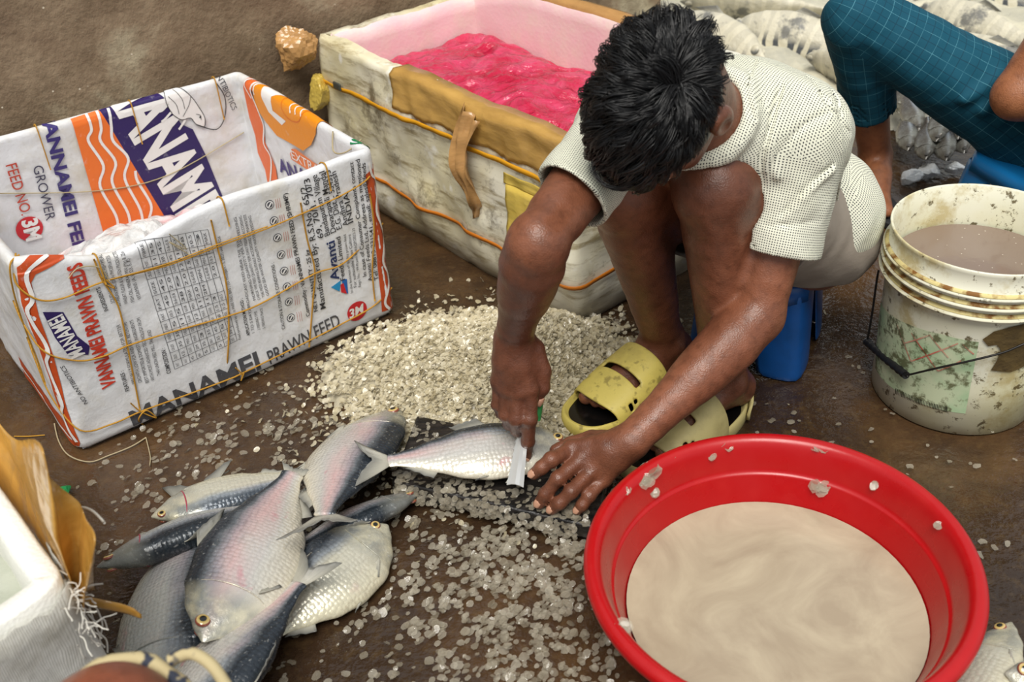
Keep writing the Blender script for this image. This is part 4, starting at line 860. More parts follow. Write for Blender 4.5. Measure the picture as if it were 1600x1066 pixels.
dot = m.math('LESS_THAN', m.math('MAXIMUM', fx, fy), .235)
m.set(base=m.mix(dot, m.mix(m.ramp(m.noise(9, 4), [(.4, 0.0), (.7, .5)]), '#dcdccb', '#cfcfb8'), '#23262a')); m.bump(m.math('ADD', m.noise(24, 4, .6), m.math('MULTIPLY', m.noise(90, 2), .2)), .35, .006); M_shirt = m
mkarr('shirt', P_-np.array(MR), Q_, M_shirt, man, luv=luv.reshape(-1, 2))
# ---------------- shorts
so = SDF((.16, 1.40, .12), (.76, 1.94, .46), .0045)
so.cone(HL, HR, .105, .11, .03); so.ell(PEL, (.125, .13, .10), k=.03)
hemL, hemR = lerp(HL, KL, .52), lerp(HR, KR, .50)
so.path([(HL, .105), (lerp(HL, KL, .3), .098), (off(hemL, .01, 0, -.012), .098)], .02); so.path([(HR, .105), (off(hemR, .01, 0, -.008), .094)], .02)
so.displace(wrinkle(.003), (.16, 1.4, .1), (.76, 1.94, .46))
for a, b_, c_, r_ in ((HL, KL, hemL, .083), (HR, KR, hemR, .081)):
    d_ = np.array(b_)-np.array(a); d_ /= np.linalg.norm(d_); c_ = np.array(c_); so.cut(c_, d_, c_-.14, c_+.16); so.cone(off(c_-d_*.07, .008, 0, -.01), off(c_+d_*.05, .008, 0, -.01), r_, r_+.003, .004, 'd')
so.cut((0, 0, .203), (0, 0, -1), (.1, 1.3, 0), (.8, 2, .3))
P_, Q_ = so.skin(2)
m = Mat('grey beige cotton', rough=.9, spec=.2); m.set(base=m.mix(m.noise(8, 4), '#7f766c', '#a0968a')); m.bump(m.math('ADD', m.noise(30, 4), m.math('MULTIPLY', m.noise(300, 2), .15)), .4, .004); M_shorts = m
mkarr('shorts', P_-np.array(MR), Q_, M_shorts, man)
# ---------------- hair
rg = random.Random(11); HB = MB(); whorl = V((.040, -.036, .066)); rad3 = V((.0755, .0945, .085))
def scalp(p): k_ = math.sqrt((p.x/rad3.x)**2+((p.y+.005)/rad3.y)**2+(p.z/rad3.z)**2); return k_
def covered(p):                                    # hair grows here (head frame: x left, y face, z crown)
    if p.z > .03: return p.y < .088
    if p.y > .045: return False
    if p.y > -.03 and p.y < .02: return p.z > .014
    if p.y > -.03: return p.z > .004
    return p.z > -.03-.03*(p.y < -.05)
def toW(p): return ML(HC+hl*p.x+hf*p.y+hu*p.z)
gl = V((hl.z, hf.z, hu.z))*-1.0                      # straight down, in the head frame
G3 = lambda k_=1: V((rg.gauss(0, k_), rg.gauss(0, k_), rg.gauss(0, k_)))
nrm = lambda p: V((p.x/rad3.x**2, (p.y+.005)/rad3.y**2, p.z/rad3.z**2)).normalized()
locks = 0; seeds = [whorl+V((rg.gauss(0, .006), rg.gauss(0, .006), 0)) for _ in range(60)]
while locks < 1000:
    n_ = G3().normalized() if not seeds else (lambda q: V((q.x/rad3.x, (q.y+.005)/rad3.y, q.z/rad3.z)).normalized())(seeds.pop()); p = V((n_.x*rad3.x, n_.y*rad3.y-.005, n_.z*rad3.z))
    if not covered(p) or (p-whorl).length < .002: continue
    locks += 1; short = max(0, min(1, ((.066 if abs(p.x) > .05 else .028)-p.z)/.05)); L_ = ((.062+.062*max(0, (p.y+.02)/.09))*(1-short)+.016*short)*rg.uniform(.75, 1.25)
    nn = nrm(p); away = (p-whorl).normalized(); sw = nn.cross(away).normalized(); fld = V((nz(p*14), nz(p*14+V((9, 0, 0))), nz(p*14+V((0, 9, 0)))))
    d_ = away+sw*.5+fld*.75+G3(.10); d_ = (d_-nn*d_.dot(nn)).normalized(); d_ = (d_+nn*(.45*(1-short)+.05)).normalized()
    hgt = (.004+.013*rg.random())*(1-short)+.0025; gd = [p]; q = p.copy(); cu = G3(.06); nseg = 9
    for i in range(nseg):
        q = q+d_*(L_/nseg); k_ = scalp(q); nn = nrm(q); hh = (k_-1)*.085; t = (i+1)/nseg
        d_ = d_+cu+gl*.07-nn*max(-.5, min(.8, (hh-hgt*math.sin(min(1, t*1.3)*math.pi*.6))/.012))*.6; d_ = d_-nn*max(0, d_.dot(nn)-.6)*.6; d_.normalize(); gd.append(q.copy())
    for _ in range(13):
        o_ = G3(.0052); o_ = o_-nrm(p)*o_.dot(nrm(p)); fr = G3(.0013); lf = rg.uniform(.78, 1.0); pts = []
        for i in range(nseg+1):
            t = i/nseg*lf*nseg; i0 = min(nseg-1, int(t)); g_ = gd[i0].lerp(gd[i0+1], t-i0); pts.append(g_+o_*(1-.6*i/nseg)+fr*(i/nseg))
        HB.tube([toW(x) for x in pts], [.00115*(1-.85*(i/nseg)**2) for i in range(nseg+1)], 3, cap=False)
m = Mat('black hair', '#0c0c0e', .38, .5); m.set(base=m.mix(m.noise(90, 2), '#050506', '#0e0e10')); M_hair = m
HB.build('hair', M_hair, man)
cap = SDF(tuple(HC-V((.13, .13, .13))), tuple(HC+V((.13, .13, .13))), .004)
cap.ell(hd_(0, -.005, .0), (.0795, .0985, .0895), HRM, 0); c_ = np.array(hd_(0, .03, .0)); n_ = -np.array(hu)*.75+np.array(hf)*.66; cap.cut(c_+np.array(hf)*.03, n_, np.array(HC)-.13, np.array(HC)+.13); cap.cut(np.array(hd_(0, -.05, -.032)), -np.array(hu), np.array(HC)-.13, np.array(HC)+.13)
cap.displace(lambda X, Y, Z: .0012*np.sin(X*700)*np.sin(Y*650)*np.sin(Z*600), tuple(HC-V((.12, .12, .12))), tuple(HC+V((.12, .12, .12)))); cap.ell(hd_(.042, -.038, .07), (.004, .004, .02), HRM, .004, 'd')
P_, Q_ = cap.skin(1); mkarr('hair_roots', P_-np.array(MR), Q_, M_hair, man)
# ---------------- sandals
m = Mat('dirty yellow sandal rubber', rough=.5); m.set(base=m.mix(m.ramp(m.noise(9, 5, .65), [(.45, 0.0), (.68, .75)]), m.mix(m.ramp(m.noise(60, 3), [(.58, 0.0), (.68, .6)]), '#cdbb5f', '#6a5a2a'), '#9c8b4c')); m.bump(m.noise(50, 4), .3, .002); M_sand = m
m = Mat('paler worn sandal rubber', rough=.55); m.set(base=m.mix(m.ramp(m.noise(11, 5, .65), [(.42, 0.0), (.68, .8)]), '#bdb077', '#8a7c4e')); m.bump(m.noise(50, 4), .3, .002); M_sand2 = m
M_insole = Mat('black wet insole', '#0c0c0c', .18)
def sandal(A, toe, side, mt, label):
    A = V(A); f = V(toe)-A; f.z = 0; f.normalize(); sd = V((-f.y, f.x, 0))*side; G = V((A.x, A.y, 0))+f*.022; fp = lambda x, y, z: ML(G+f*x+sd*y+Z*z)
    def half(x):                                   # inner, outer half widths along the foot
        t = (x+.07)/.285; t = min(1, max(0, t)); w_ = .037+.022*math.sin(min(1, t*1.15)*math.pi*.75)**1.4; e_ = math.sqrt(max(0, 1-((t-.5)/.5)**6)); return w_*e_+.001, (w_+.003)*e_+.001
    N = 44; ol_ = []; xs = [-.07+.285*(.5-.5*math.cos(math.pi*i/N)) for i in range(N+1)]
    L_ = [(x, -half(x)[0]) for x in xs]+[(x, half(x)[1]) for x in reversed(xs[1:-1])]
    sb_ = MB(); lv = [(0, .96), (.004, 1.0), (.02, 1.01), (.034, 1.0), (.035, .955), (.0235, .91), (.0235, .5)]
    sb_.grid([[fp(.07+(x-.07)*k_, y*k_, z_) for z_, k_ in lv] for x, y in L_], cu=True); n = len(L_); sb_.f.append(tuple(i*len(lv) for i in range(n))); o = sb_.build('sandal', mt, man); o['label'] = label
    ib = MB(); ib.add([fp(.07+(x-.07)*.9, y*.9, .0242) for x, y in L_], [tuple(range(n))]); ib.build('insole', M_insole, o)
    rr = []; M_ = 30; x0, x1 = .035, .152
    for i in range(M_+1):
        x = x0+(x1-x0)*i/M_; row = []
        for j in range(25):
            th = math.pi*j/24; cs, sn = math.cos(th), math.sin(th)
            xx = x+(.012*sn**2 if i > M_*.5 else -.016*(1-sn))*(abs(i-M_*.5)/(M_*.5)); wi, wo_ = half(xx); hgt = .106-.38*(xx-.035) if xx > .035 else .106; hgt = max(.05, hgt)
            y = -cs*(wi if cs > 0 else wo_)*(.99+.02*sn); row.append(fp(xx, y, .016+(hgt-.016)*abs(sn)**.62))
        rr.append(row)
    b = MB(); nv = 25; b.v = [p for r in rr for p in r]; b.uv = [(0, 0)]*len(b.v)
    for i in range(M_):
        for j in range(24):
            if 13 <= i <= 15 and 7 <= j <= 17: continue
            if (i in (18, 19) and j in (3, 20)) or (i in (21, 22) and j in (3, 4, 20, 21)): continue
            b.f.append((i*nv+j, (i+1)*nv+j, (i+1)*nv+j+1, i*nv+j+1))
    o2 = solid(b.build('sandal_upper', mt, o), .0055, 0); subsurf(o2, 1)
    # rim rising behind the heel
    rr = []
    for i in range(21):
        a = -1.15+2.3*i/20; x = -.022-.05*math.cos(a); wi, wo_ = half(-.03); y = math.sin(a)*(wo_+.002); h_ = .03+.028*math.cos(a*.9)**2; rr.append([fp(x, y, .012), fp(x, y, .024), fp(x-.003, y*1.02, h_)])
    solid(MB().grid(rr).build('heel_rim', mt, o), .005, 0)
sandal(AR, atz(915, 648, .03), 1, M_sand, 'yellow sandal with the toes showing'); sandal(AL, atz(1008, 708, .03), -1, M_sand2, 'paler worn yellow sandal by the basin')
# ---------------- the stool he sits on
m = Mat('blue plastic', '#0f4b86', .35); m.set(base=m.mix(m.ramp(m.noise(20, 4), [(.45, 0.0), (.7, .5)]), '#0d4a8c', '#0a3663')); m.bump(m.noise(120, 2), .1, .001); M_blue = m
def stool(name, label, loc, rz, w_, h_, mt):
    t = thing(name, label, 'stool', loc, (0, 0, rz)); pf = []
    q = [(x, y) for x, y in [(w_/2*max(-1, min(1, 1.25*math.cos(a)))*.98, w_/2*max(-1, min(1, 1.25*math.sin(a)))*.98) for a in np.linspace(0, 2*math.pi, 41)[:-1]]]
    rws = [[V((x*k_, y*k_, z_)) for k_, z_ in ((.05, h_-.006), (.5, h_-.005), (.85, h_-.001), (.95, h_), (1.0, h_-.006), (1.03, h_-.035), (1.0, h_-.035), (.94, h_-.012), (.05, h_-.012))] for x, y in q]
    b = MB().grid(rws, cu=True); b.f.append(tuple(i*9 for i in range(40))); b.f.append(tuple(i*9+8 for i in range(40))[::-1]); b.build('seat', mt, t)
    for sx in (-1, 1):
        for sy in (-1, 1):
            rr = []
            for k_ in range(9):
                u_ = k_/8; z_ = (h_-.02)*(1-u_); ex = w_/2*(.93+.13*u_); ww = .098*(1-.2*u_); rr.append([V((sx*(ex-ww), sy*ex, z_)), V((sx*(ex-.012), sy*ex, z_)), V((sx*ex, sy*(ex-.012), z_)), V((sx*ex, sy*(ex-ww), z_))])
            subsurf(solid(MB().grid(rr).build('leg', mt, t), .006, 1 if sx*sy < 0 else -1), 1)
    return t
sf = V((.325, 1.648, 0)); sr2 = V((.486, 1.566, 0)); sdx = (sr2-sf).normalized(); sdy = V((-sdx.y, sdx.x, 0)); sdy = sdy if sdy.y > 0 else -sdy
scn = sf+sdx*.095+sdy*.11+V((.012, 0, 0)); stool('plastic_stool', 'low blue plastic stool under the man in the dotted shirt', scn.to_tuple(), math.atan2(sdx.y, sdx.x), .20, .198, M_blue)
# ================================================================== FISH
def fishmat(name, back, flank, belly, pink=.35, head='#c9c3a8'):
    m = Mat(name, rough=.24, spec=.6)
    u, v_, _ = m.sep(m.co('UV'))                       # u along the body in metres, v: -1 keel .. 1 back
    wob = m.math('MULTIPLY', m.math('SUBTRACT', m.noise(16, 4), .5), .5); vv = m.math('ADD', v_, wob)
    c = m.ramp(m.math('MULTIPLY_ADD', vv, .5, .5), [(.05, belly), (.34, flank), (.58, flank), (.72, '#8e959c'), (.86, back), (1.0, back)])
    c = m.mix(m.math('MULTIPLY', m.ramp(m.math('MULTIPLY_ADD', vv, .5, .5), [(.3, 0.0), (.55, 1.0), (.7, .6), (.8, 0.0)]), m.ramp(m.noise(9, 3, vec=m.map(m.co(), (.6, 1, 1))), [(.42, 0.0), (.62, pink)])), c, '#d8a3a6')
    ox, oy, oz = m.sep(m.co()); vz = m.n('ShaderNodeCombineXYZ', {0: ox, 1: m.math('MULTIPLY', oz, .85), 2: 0.0}).outputs[0]
    ed = m.vor(150, vz, rand=.45, dim='2D'); hgt = m.math('SUBTRACT', 1.0, ed)
    body = m.ramp(u, [(.075, 0.0), (.09, 1.0)])
    c = m.mix(m.math('MULTIPLY', m.math('MULTIPLY', m.ramp(ed, [(.36, 0.0), (.62, 1.0)]), m.math('MULTIPLY', body, m.ramp(vv, [(.0, .25), (.6, .8)]))), .8), c, m.mix(.5, c, '#26292d'))
    c = m.mix(m.ramp(u, [(.055, .75), (.085, 0.0)]), c, m.mix(m.ramp(m.noise(38, 3), [(.35, 0.0), (.6, 1.0)]), head, '#8b8c84'))
    gl = m.noise(120, 2, .5); c = m.mix(m.ramp(m.noise(190, 2), [(.62, 0.0), (.74, .3)]), c, '#dcdcd8')
    c = m.mix(m.math('MULTIPLY', m.ramp(m.noise(13, 4, .6), [(.6, 0.0), (.68, pink)]), m.ramp(m.math('MULTIPLY_ADD', vv, .5, .5), [(.1, 0.0), (.2, 1.0), (.42, 1.0), (.5, 0.0)])), c, '#c8627a')
    m.set(base=c, metal=.28, rough=m.ramp(gl, [(.3, .16), (.7, .36)])); m.bump(m.math('ADD', m.math('MULTIPLY', m.math('MULTIPLY', hgt, body), .8), m.math('MULTIPLY', m.noise(75, 4, .65), 1.0)), .65, .0018); return m
M_fish = fishmat('silver fish skin', '#2a3138', '#bcbfbd', '#d6d1c2', .35, '#8a8c88')
M_fishP = fishmat('pinkish silver fish skin', '#2c333b', '#c2c0bb', '#d9d2bf', .6)
M_fishY = fishmat('pale yellow silver fish skin', '#454d57', '#c2bfaf', '#d2cbb0', .15)
m = Mat('fish fin', rough=.3); u_, v_, _ = m.sep(m.co('UV')); m.set(base=m.mix(m.ramp(v_, [(.3, 0.0), (1.0, .7)]), '#b0ada0', '#4a4d50')); m.bump(m.wave(5, 0, m.map(m.co('UV'), (6, .3, 1))), .5, .001); M_fin = m
m = Mat('fish eye', rough=.1, spec=.8); r_ = m.n('ShaderNodeVectorMath', {0: m.map(m.co(), (1, 0, 1))}, operation='LENGTH').outputs[1]
m.set(base=m.ramp(m.math('MULTIPLY', r_, 100.0), [(.0, '#0a0a0a'), (.36, '#0c0c0c'), (.42, '#b59a55'), (.66, '#c9b27a'), (.74, '#7a3528'), (1, '#8f5a48')])); M_eye = m
M_wound = Mat('red gill blood', '#a3304a', .3)
def sstep(a, b, x): t = min(1, max(0, (x-a)/(b-a))); return t*t*(3-2*t)
def make_fish(name, label, p0, p1, back, group, mt=None, L=None, depth=.30, thick=.42, roll=0.0, sag=0.0, arch=0.0, tail=1.0, gill=False, cat='fish', eyem=None):
    """p0 snout, p1 end of the tail fin; back: world direction the spine side points; lies on one flank."""
    p0, p1 = V(p0), V(p1); X = (p1-p0); L = L or X.length; X.normalize(); Zb = V(back); Zb = (Zb-X*Zb.dot(X)).normalized(); Yb = Zb.cross(X)
    side = 1
    if Yb.z < 0: side = -1
    mtx = Matrix(((X.x, Yb.x, Zb.x, p0.x), (X.y, Yb.y, Zb.y, p0.y), (X.z, Yb.z, Zb.z, p0.z), (0, 0, 0, 1)))
    t = thing(name, label, cat, group=group); t.matrix_world = mtx
    D = depth*L
    def spine(s): return V((s*L, side*(-sag*L*4*(s-.5)**2+sag*L*.3), arch*L*(4*(s-.45)**2-.4)))
    TOP = [(0, .02), (.05, .16), (.13, .33), (.22, .43), (.36, .49), (.5, .44), (.63, .31), (.75, .18), (.82, .12), (.86, .13)]
    BOT = [(0, .02), (.05, .17), (.13, .36), (.25, .5), (.4, .52), (.52, .45), (.64, .3), (.75, .17), (.82, .11), (.86, .12)]
    def itp(T_, s):
        for (a, x), (b, y) in zip(T_[:-1], T_[1:]):
            if s <= b: q = (s-a)/(b-a); q = q*q*(3-2*q)*.5+q*.5; return x+(y-x)*q
        return T_[-1][1]
    rows, uv = [], []; NS, NA = 54, 28
    for i in range(NS+1):
        s = .86*(i/NS)**1.15; c = spine(s); h1, h2 = itp(TOP, s)*D, itp(BOT, s)*D; w_ = thick*D*.5*(math.sin(min(1, s/.40)*math.pi/2)**.75 if s < .4 else (1-sstep(.4, .84, s)*.84))
        op = 1.0+.07*sstep(.03, .1, s)*(1-sstep(.205, .222, s)); row = []
        for j in range(NA):
            a = 2*math.pi*j/NA; sn, cs = math.sin(a), math.cos(a); zz = sn*(h1 if sn > 0 else h2); kq = abs(cs)**(.85 if sn > 0 else 1.15)*(1 if cs > 0 else -1)
            mo = 1.0
            if .012 < s < .075 and abs(sn+.25+.3*(s-.05)/.05) < .13: mo = .86
            row.append(c+V((-.01*L*(1 if s > .2 and s < .225 else 0)*sn*sn, w_*kq*op*mo, zz))); uv.append((s*L, sn))
        rows.append(row)
    b = MB().grid(rows, cv=True); n0 = len(b.v); b.f.append(tuple(range(NA))); b.f.append(tuple(n0-NA+j for j in range(NA))[::-1]); b.uv = uv
    body = b.build('body', mt or M_fish, t, uv=True); subsurf(body, 1)
    em = eyem or M_eye
    def fin(nm, root, dirs, n=9, th=.0012, curl=0.0):
        rr, uvs = [], []
        for i, (r_, d_) in enumerate(zip(root, dirs)):
            rr.append([V(r_)+V(d_)*(k/6)+V((0, side*curl*(k/6)**2+.0016*math.sin(i*2.6)*(k/6), 0)) for k in range(7)]); uvs += [(i/(len(root)-1), k/6) for k in range(7)]
        g = MB().grid(rr); g.uv = uvs; return solid(g.build(nm, M_fin, t, uv=True), th, 0)
    tl = .18*L*tail; cs_ = spine(.852); ta = (spine(.86)-spine(.80)).normalized(); tz = V((-ta.z, 0, ta.x))
    root, dirs = [], []
    for i in range(15):
        q = i/14*2-1; root.append(cs_+tz*(q*.095*D)); l_ = tl*(.38+.62*abs(q)**1.3)*(1.0 if q > 0 else 1.12); an = q*.62; dirs.append(ta*(l_*math.cos(an))+tz*(l_*math.sin(an)))
    fin('tail_fin', root, dirs, curl=.006)
    root, dirs = [], []
    for i in range(9):
        q = i/8; s = .36+.14*q; root.append(spine(s)+V((0, 0, itp(TOP, s)*D*.96))); dirs.append(V((.06*L, 0, .028*L*(1-q)**.8+.003*L)))
    fin('dorsal_fin', root, dirs, curl=.01)
    root, dirs = [], []
    for i in range(7): q = i/6; s = .64+.12*q; root.append(spine(s)-V((0, 0, itp(BOT, s)*D*.96))); dirs.append(V((.025*L, 0, -.03*L*(1-q)-.005*L)))
    fin('anal_fin', root, dirs)
    for sd_ in (1, -1):
        root, dirs = [], []
        for i in range(6): q = i/5; root.append(spine(.205+.012*q)+V((0, sd_*(thick*D*.36), -D*(.28+.04*q)))); dirs.append(V((.09*L*(1-.35*q), -sd_*.010*(1-.3*q), -D*(.02+.10*q))))
        fin('pectoral_fin', root, dirs)
    root, dirs = [], []
    for i in range(5): q = i/4; s = .42+.02*q; root.append(spine(s)-V((0, -.006*side, itp(BOT, s)*D*.97))); dirs.append(V((.045*L, 0, -.012*L-.01*L*q)))
    fin('pelvic_fin', root, dirs)
    for sd_ in (1, -1):
        es = .062; bm = bmesh.new(); bmesh.ops.create_uvsphere(bm, u_segments=18, v_segments=12, radius=.0085, matrix=Matrix.Diagonal((1, .42, 1, 1))); me = bpy.data.meshes.new('eye'); bm.to_mesh(me); bm.free(); me.materials.append(em.m)
        for p in me.polygons: p.use_smooth = True
        o = link('eye', me, t); o.location = spine(es)+V((0, sd_*thick*D*.5*math.sin(es/.40*math.pi/2)**.75*.96, D*.075)); o.scale = (L/.33,)*3
        g = MB(); rr = []
        for i in range(13):
            a = -1.25+2.5*i/12; s = .205-.03*(1-math.cos(a))+.0; c = spine(s); hh = math.sin(a); h_ = itp(TOP if hh > 0 else BOT, s)*D*.93*hh; ww = thick*D*.5*math.sin(min(1, s/.4)*math.pi/2)**.75*math.cos(a*.98)**.9*1.075; rr.append(c+V((0, sd_*ww, h_)))
        g.tube(rr, [.0003+.0008*math.sin(math.pi*i/12) for i in range(13)], 6).build('gill_edge', M_wound if gill else mt or M_fish, t)
    return t
GP = 'silver fish heaped on the wet floor'
def at3(u, v, z): return atz(u, v, z)
# back directions are given on the floor plane
make_fish('fish', 'silver fish lying highest on the heap, head down with a golden eye', at3(317, 1004, .095), at3(478, 704, .075), (-.9, .25, .25), GP, M_fishP, depth=.37, thick=.42, tail=.22)
make_fish('fish', 'curved silver fish whose forked tail hangs over the heap, head at the black board', at3(608, 645, .03), at3(474, 842, .118), (.75, -.6, .25), GP, M_fishP, depth=.37, thick=.40, arch=.10, sag=-.03)
make_fish('fish', 'pale fish along the top left of the heap, belly side up', at3(236, 808, .032), at3(505, 728, .03), (-.0, -1.0, -.05), GP, M_fishY, depth=.30, thick=.46, gill=True)
make_fish('fish', 'dark-backed fish with a bloody snout poking out leftmost from the heap', at3(150, 887, .055), at3(500, 762, .055), (-.3, -.8, .38), GP, M_fish, depth=.30, thick=.55, gill=True)
make_fish('fish', 'fish with a white belly and black back lying head down at the lower left', at3(238, 1120, .030), at3(312, 745, .026), (.95, .1, .40), GP, M_fish, depth=.37, thick=.46)
make_fish('fish', 'fish at the bottom edge whose forked tail points up to the right', at3(235, 1185, .052), at3(498, 872, .085), (.85, -.45, .35), GP, M_fishP, depth=.44, thick=.40, arch=.03)
make_fish('fish', 'pale yellowish fish on the right of the heap with its head up right', at3(606, 820, .034), at3(372, 1032, .030), (-.62, .62, .25), GP, M_fishY, depth=.42, thick=.40)
make_fish('fish', 'dark scaly fish tucked under the black board behind the yellowish fish', at3(655, 770, .022), at3(395, 885, .032), (.35, -.85, .55), GP, M_fish, depth=.32, thick=.46)
# the board and the fish being scaled
m = Mat('wet black wood', rough=.2); m.set(base=m.mix(m.ramp(m.noise(9, 5, vec=m.map(m.co(), (2, 9, 9))), [(.4, 0.0), (.7, 1.0)]), '#131212', '#2e2926'), rough=m.ramp(m.noise(20, 4), [(.35, .08), (.65, .35)])); m.bump(m.noise(14, 5, vec=m.map(m.co(), (2, 9, 9))), .5, .004); M_board = m
BZ = .046
b0, b1, b2 = at3(651, 648, BZ), at3(611, 752, BZ), at3(935, 826, BZ); b3 = b0+(b2-b1)
bd = thing('chopping_board', 'black wet wooden board covered with fish scales under the fish being scaled', 'board', ((b0+b2)/2-Z*BZ).to_tuple())
g = MB(); o_ = (b0+b2)/2-Z*BZ
rr = []
for i in range(31):
    row = []
    for j in range(13):
        p = (b0*(1-i/30)+b3*(i/30))*(1-j/12)+(b1*(1-i/30)+b2*(i/30))*(j/12); row.append(p-o_+Z*(.0015*fbm(p, 14)))
    rr.append(row)
g.grid(rr); top = solid(g.build('board_top', M_board, bd), .03, 1); bevel(top, .004)
for (cu, cv) in ((.06, .5), (.94, .5)):
    p = (b0*(1-cu)+b3*cu)*(1-cv)+(b1*(1-cu)+b2*cu)*cv-o_; bevel(MB().box((p.x, p.y, .0085), (.03, .14, .017), Matrix.Rotation(math.atan2((b3-b0).y, (b3-b0).x), 3, 'Z')).build('batten', M_board, bd, False), .002)
make_fish('fish', 'silver fish held down on the black board while its scales are scraped off', at3(893, 692, BZ+.022), at3(541, 727, BZ+.052), (.28, .9, .06), None, M_fishP, L=.352, depth=.335, thick=.40)
# the scaler in his right hand
m = Mat('bright steel', '#dfe2e2', .3, metal=.55); M_steel = m
m = Mat('green plastic handle', '#2f7d42', .35); M_green = m
sc_ = thing('fish_scaler', 'fish scaler with a toothed steel blade and green handle in the right hand', 'scaler', at3(808, 720, .1).to_tuple()); so_ = at3(808, 720, .1)
h0, h1 = V(Y(846, 572, 1.364)), V(Y(837, 656, 1.332)); MB().tube(catmull([h0-so_, h0.lerp(h1, .5)-so_, h1-so_], 6), [.0085, .0092, .0095, .0098, .0098, .0097, .0096, .0095, .0093, .009, .0088, .0085, .008], 12).build('handle', M_green, sc_)
c0, c1_, c2_, c3 = at3(808, 684, .108), at3(824, 690, .112), at3(818, 762, .094), at3(792, 758, .090)
rr = [[(c0*(1-i/12)+c3*(i/12))*(1-j/4)+(c1_*(1-i/12)+c2_*(i/12))*(j/4)-so_+Z*(.004*math.sin(j/4*math.pi)) for j in range(5)] for i in range(13)]
bl_ = solid(MB().grid(rr).build('blade', M_steel, sc_, False), .0014, 0)
for i in range(7):
    t = (i+.5)/7; p = c0.lerp(c3, t)-so_; d_ = (c3-c0).normalized(); q = (c0-c1_).normalized(); MB().add([p-d_*.0035, p+d_*.0035, p+q*.005-Z*.005, p-d_*.0035+Z*.0014, p+d_*.0035+Z*.0014], [(0, 1, 2), (3, 2, 4), (0, 2, 3), (1, 4, 2), (0, 3, 4, 1)]).build('tooth', M_steel, bl_, False)
MB().tube([h1-so_, c1_.lerp(c0, .5)-so_], .003, 8).build('shank', M_steel, sc_)
# ================================================================== LOOSE FISH SCALES
def scalemat(name, c0, c1, c2_, rough=.14, a=1.0):
    m = Mat(name, rough=rough, spec=.7); r = m.n('ShaderNodeNewGeometry').outputs['Random Per Island']
    m.set(base=m.mix(m.math('MULTIPLY', r, 1.0), m.mix(m.noise(7, 3), c0, c1), c2_), alpha=a); m.bump(m.noise(180, 2), .4, .0008)
    return m
M_sc = scalemat('heaped fish scales', '#bdaf8b', '#c9bd9c', '#d8cfb6', .16, .62); M_sc2 = scalemat('wet scattered scales', '#8d8470', '#9d937f', '#bcb4a2', .08, .40)
def heapz(x, y):
    z = 0
    for cx, cy, rx, ry, h in ((-.01, 1.62, .20, .17, .085), (.03, 1.53, .10, .09, .02), (-.17, 1.70, .17, .13, .035), (.07, 1.70, .10, .11, .045), (-.13, 1.57, .13, .10, .035), (-.24, 1.66, .14, .09, .018)):
        d2 = ((x-cx)/rx)**2+((y-cy)/ry)**2; z += h*math.exp(-d2*1.4)
    return z*sstep(.0, .12, math.hypot((x-.23)/1.15, y-1.51)-.085)
rg = random.Random(5)
def flake(b, p, n_, r, rg, curl=.25):
    n_ = V(n_).normalized(); a = n_.orthogonal().normalized(); c_ = n_.cross(a); th = rg.uniform(0, 6.28); k_ = 8; ell_ = rg.uniform(.7, 1.0); cz = rg.uniform(-curl, curl)*r
    vs = [V(p)+n_*cz]+[V(p)+(a*math.cos(th+i*2*math.pi/k_)+c_*(ell_*math.sin(th+i*2*math.pi/k_)))*r*rg.uniform(.88, 1.08)+n_*rg.uniform(-.18, .18)*r for i in range(k_)]
    b.add(vs, [(0, 1+i, 1+(i+1) % k_) for i in range(k_)])
hb = MB(); rr = []
for i in range(81):
    row = []
    for j in range(81): x, y = -.42+.72*i/80, 1.28+.62*j/80; z = heapz(x, y); row.append(V((x, y, z-.005+.016*fbm((x, y, 0), 15)+.006*nz((x, y, 0), 80) if z > .010 else -.003)))
    rr.append(row)
hb.grid(rr)
cnt = 0
while cnt < 22000:
    x, y = rg.gauss(-.03, .15), rg.gauss(1.60, .13); z = heapz(x, y)
    if math.hypot((x-.23)/1.15, y-1.51) < .10: continue
    if z < .006 and rg.random() > .25: continue
    cl = .5+.5*nz((x*25, y*25, 1)); flake(hb, (x, y, z+.016*fbm((x, y, 0), 15)*(z > .01)+rg.uniform(-.002, .006)+.012*max(0, cl-.4)), (rg.gauss(0, .7), rg.gauss(0, .7), 1), rg.uniform(.003, .0072), rg); cnt += 1
o = hb.build('fish_scales', M_sc, None); tag(o, 'cream heap of fish scales between the printed crate and the black board', 'fish scales', None, 'stuff')
sb_ = MB(); cnt = 0
def inpoly(x, y, P):
    r_ = False
    for (a, b_), (c, d) in zip(P, P[1:]+P[:1]):
        if (b_ > y) != (d > y) and x < (c-a)*(y-b_)/(d-b_)+a: r_ = not r_
    return r_
bpoly = [(q.x, q.y) for q in (b0, b1, b2, b3)]
areas = [((.02, 1.08), (.10, .10), 1050), ((-.10, 1.14), (.12, .09), 650), ((.05, 1.22), (.12, .05), 550), ((-.35, 1.48), (.16, .12), 620), ((-.10, .98), (.20, .07), 300), ((-.50, 1.30), (.12, .12), 170), ((.45, 1.40), (.2, .2), 110), ((-.6, 1.4), (.1, .12), 130), ((.75, 1.25), (.15, .2), 40), ((.1, 1.75), (.12, .06), 300)]
for (cx, cy), (sx, sy), n in areas:
    for _ in range(n):
        x, y = rg.gauss(cx, sx), rg.gauss(cy, sy)
        if inpoly(x, y, bpoly): continue
        r = rg.uniform(.003, .0085); cl = nz((x*18, y*18, 3))
        if cl < -.12 and rg.random() < .8: continue
        flake(sb_, (x, y, .003+rg.random()*.007), (rg.gauss(0, .3), rg.gauss(0, .3), 1), r, rg, .35)
o = sb_.build('loose_scales', M_sc2, None); tag(o, 'wet fish scales scattered over the brown floor', 'fish scales', None, 'stuff')
bb = MB()
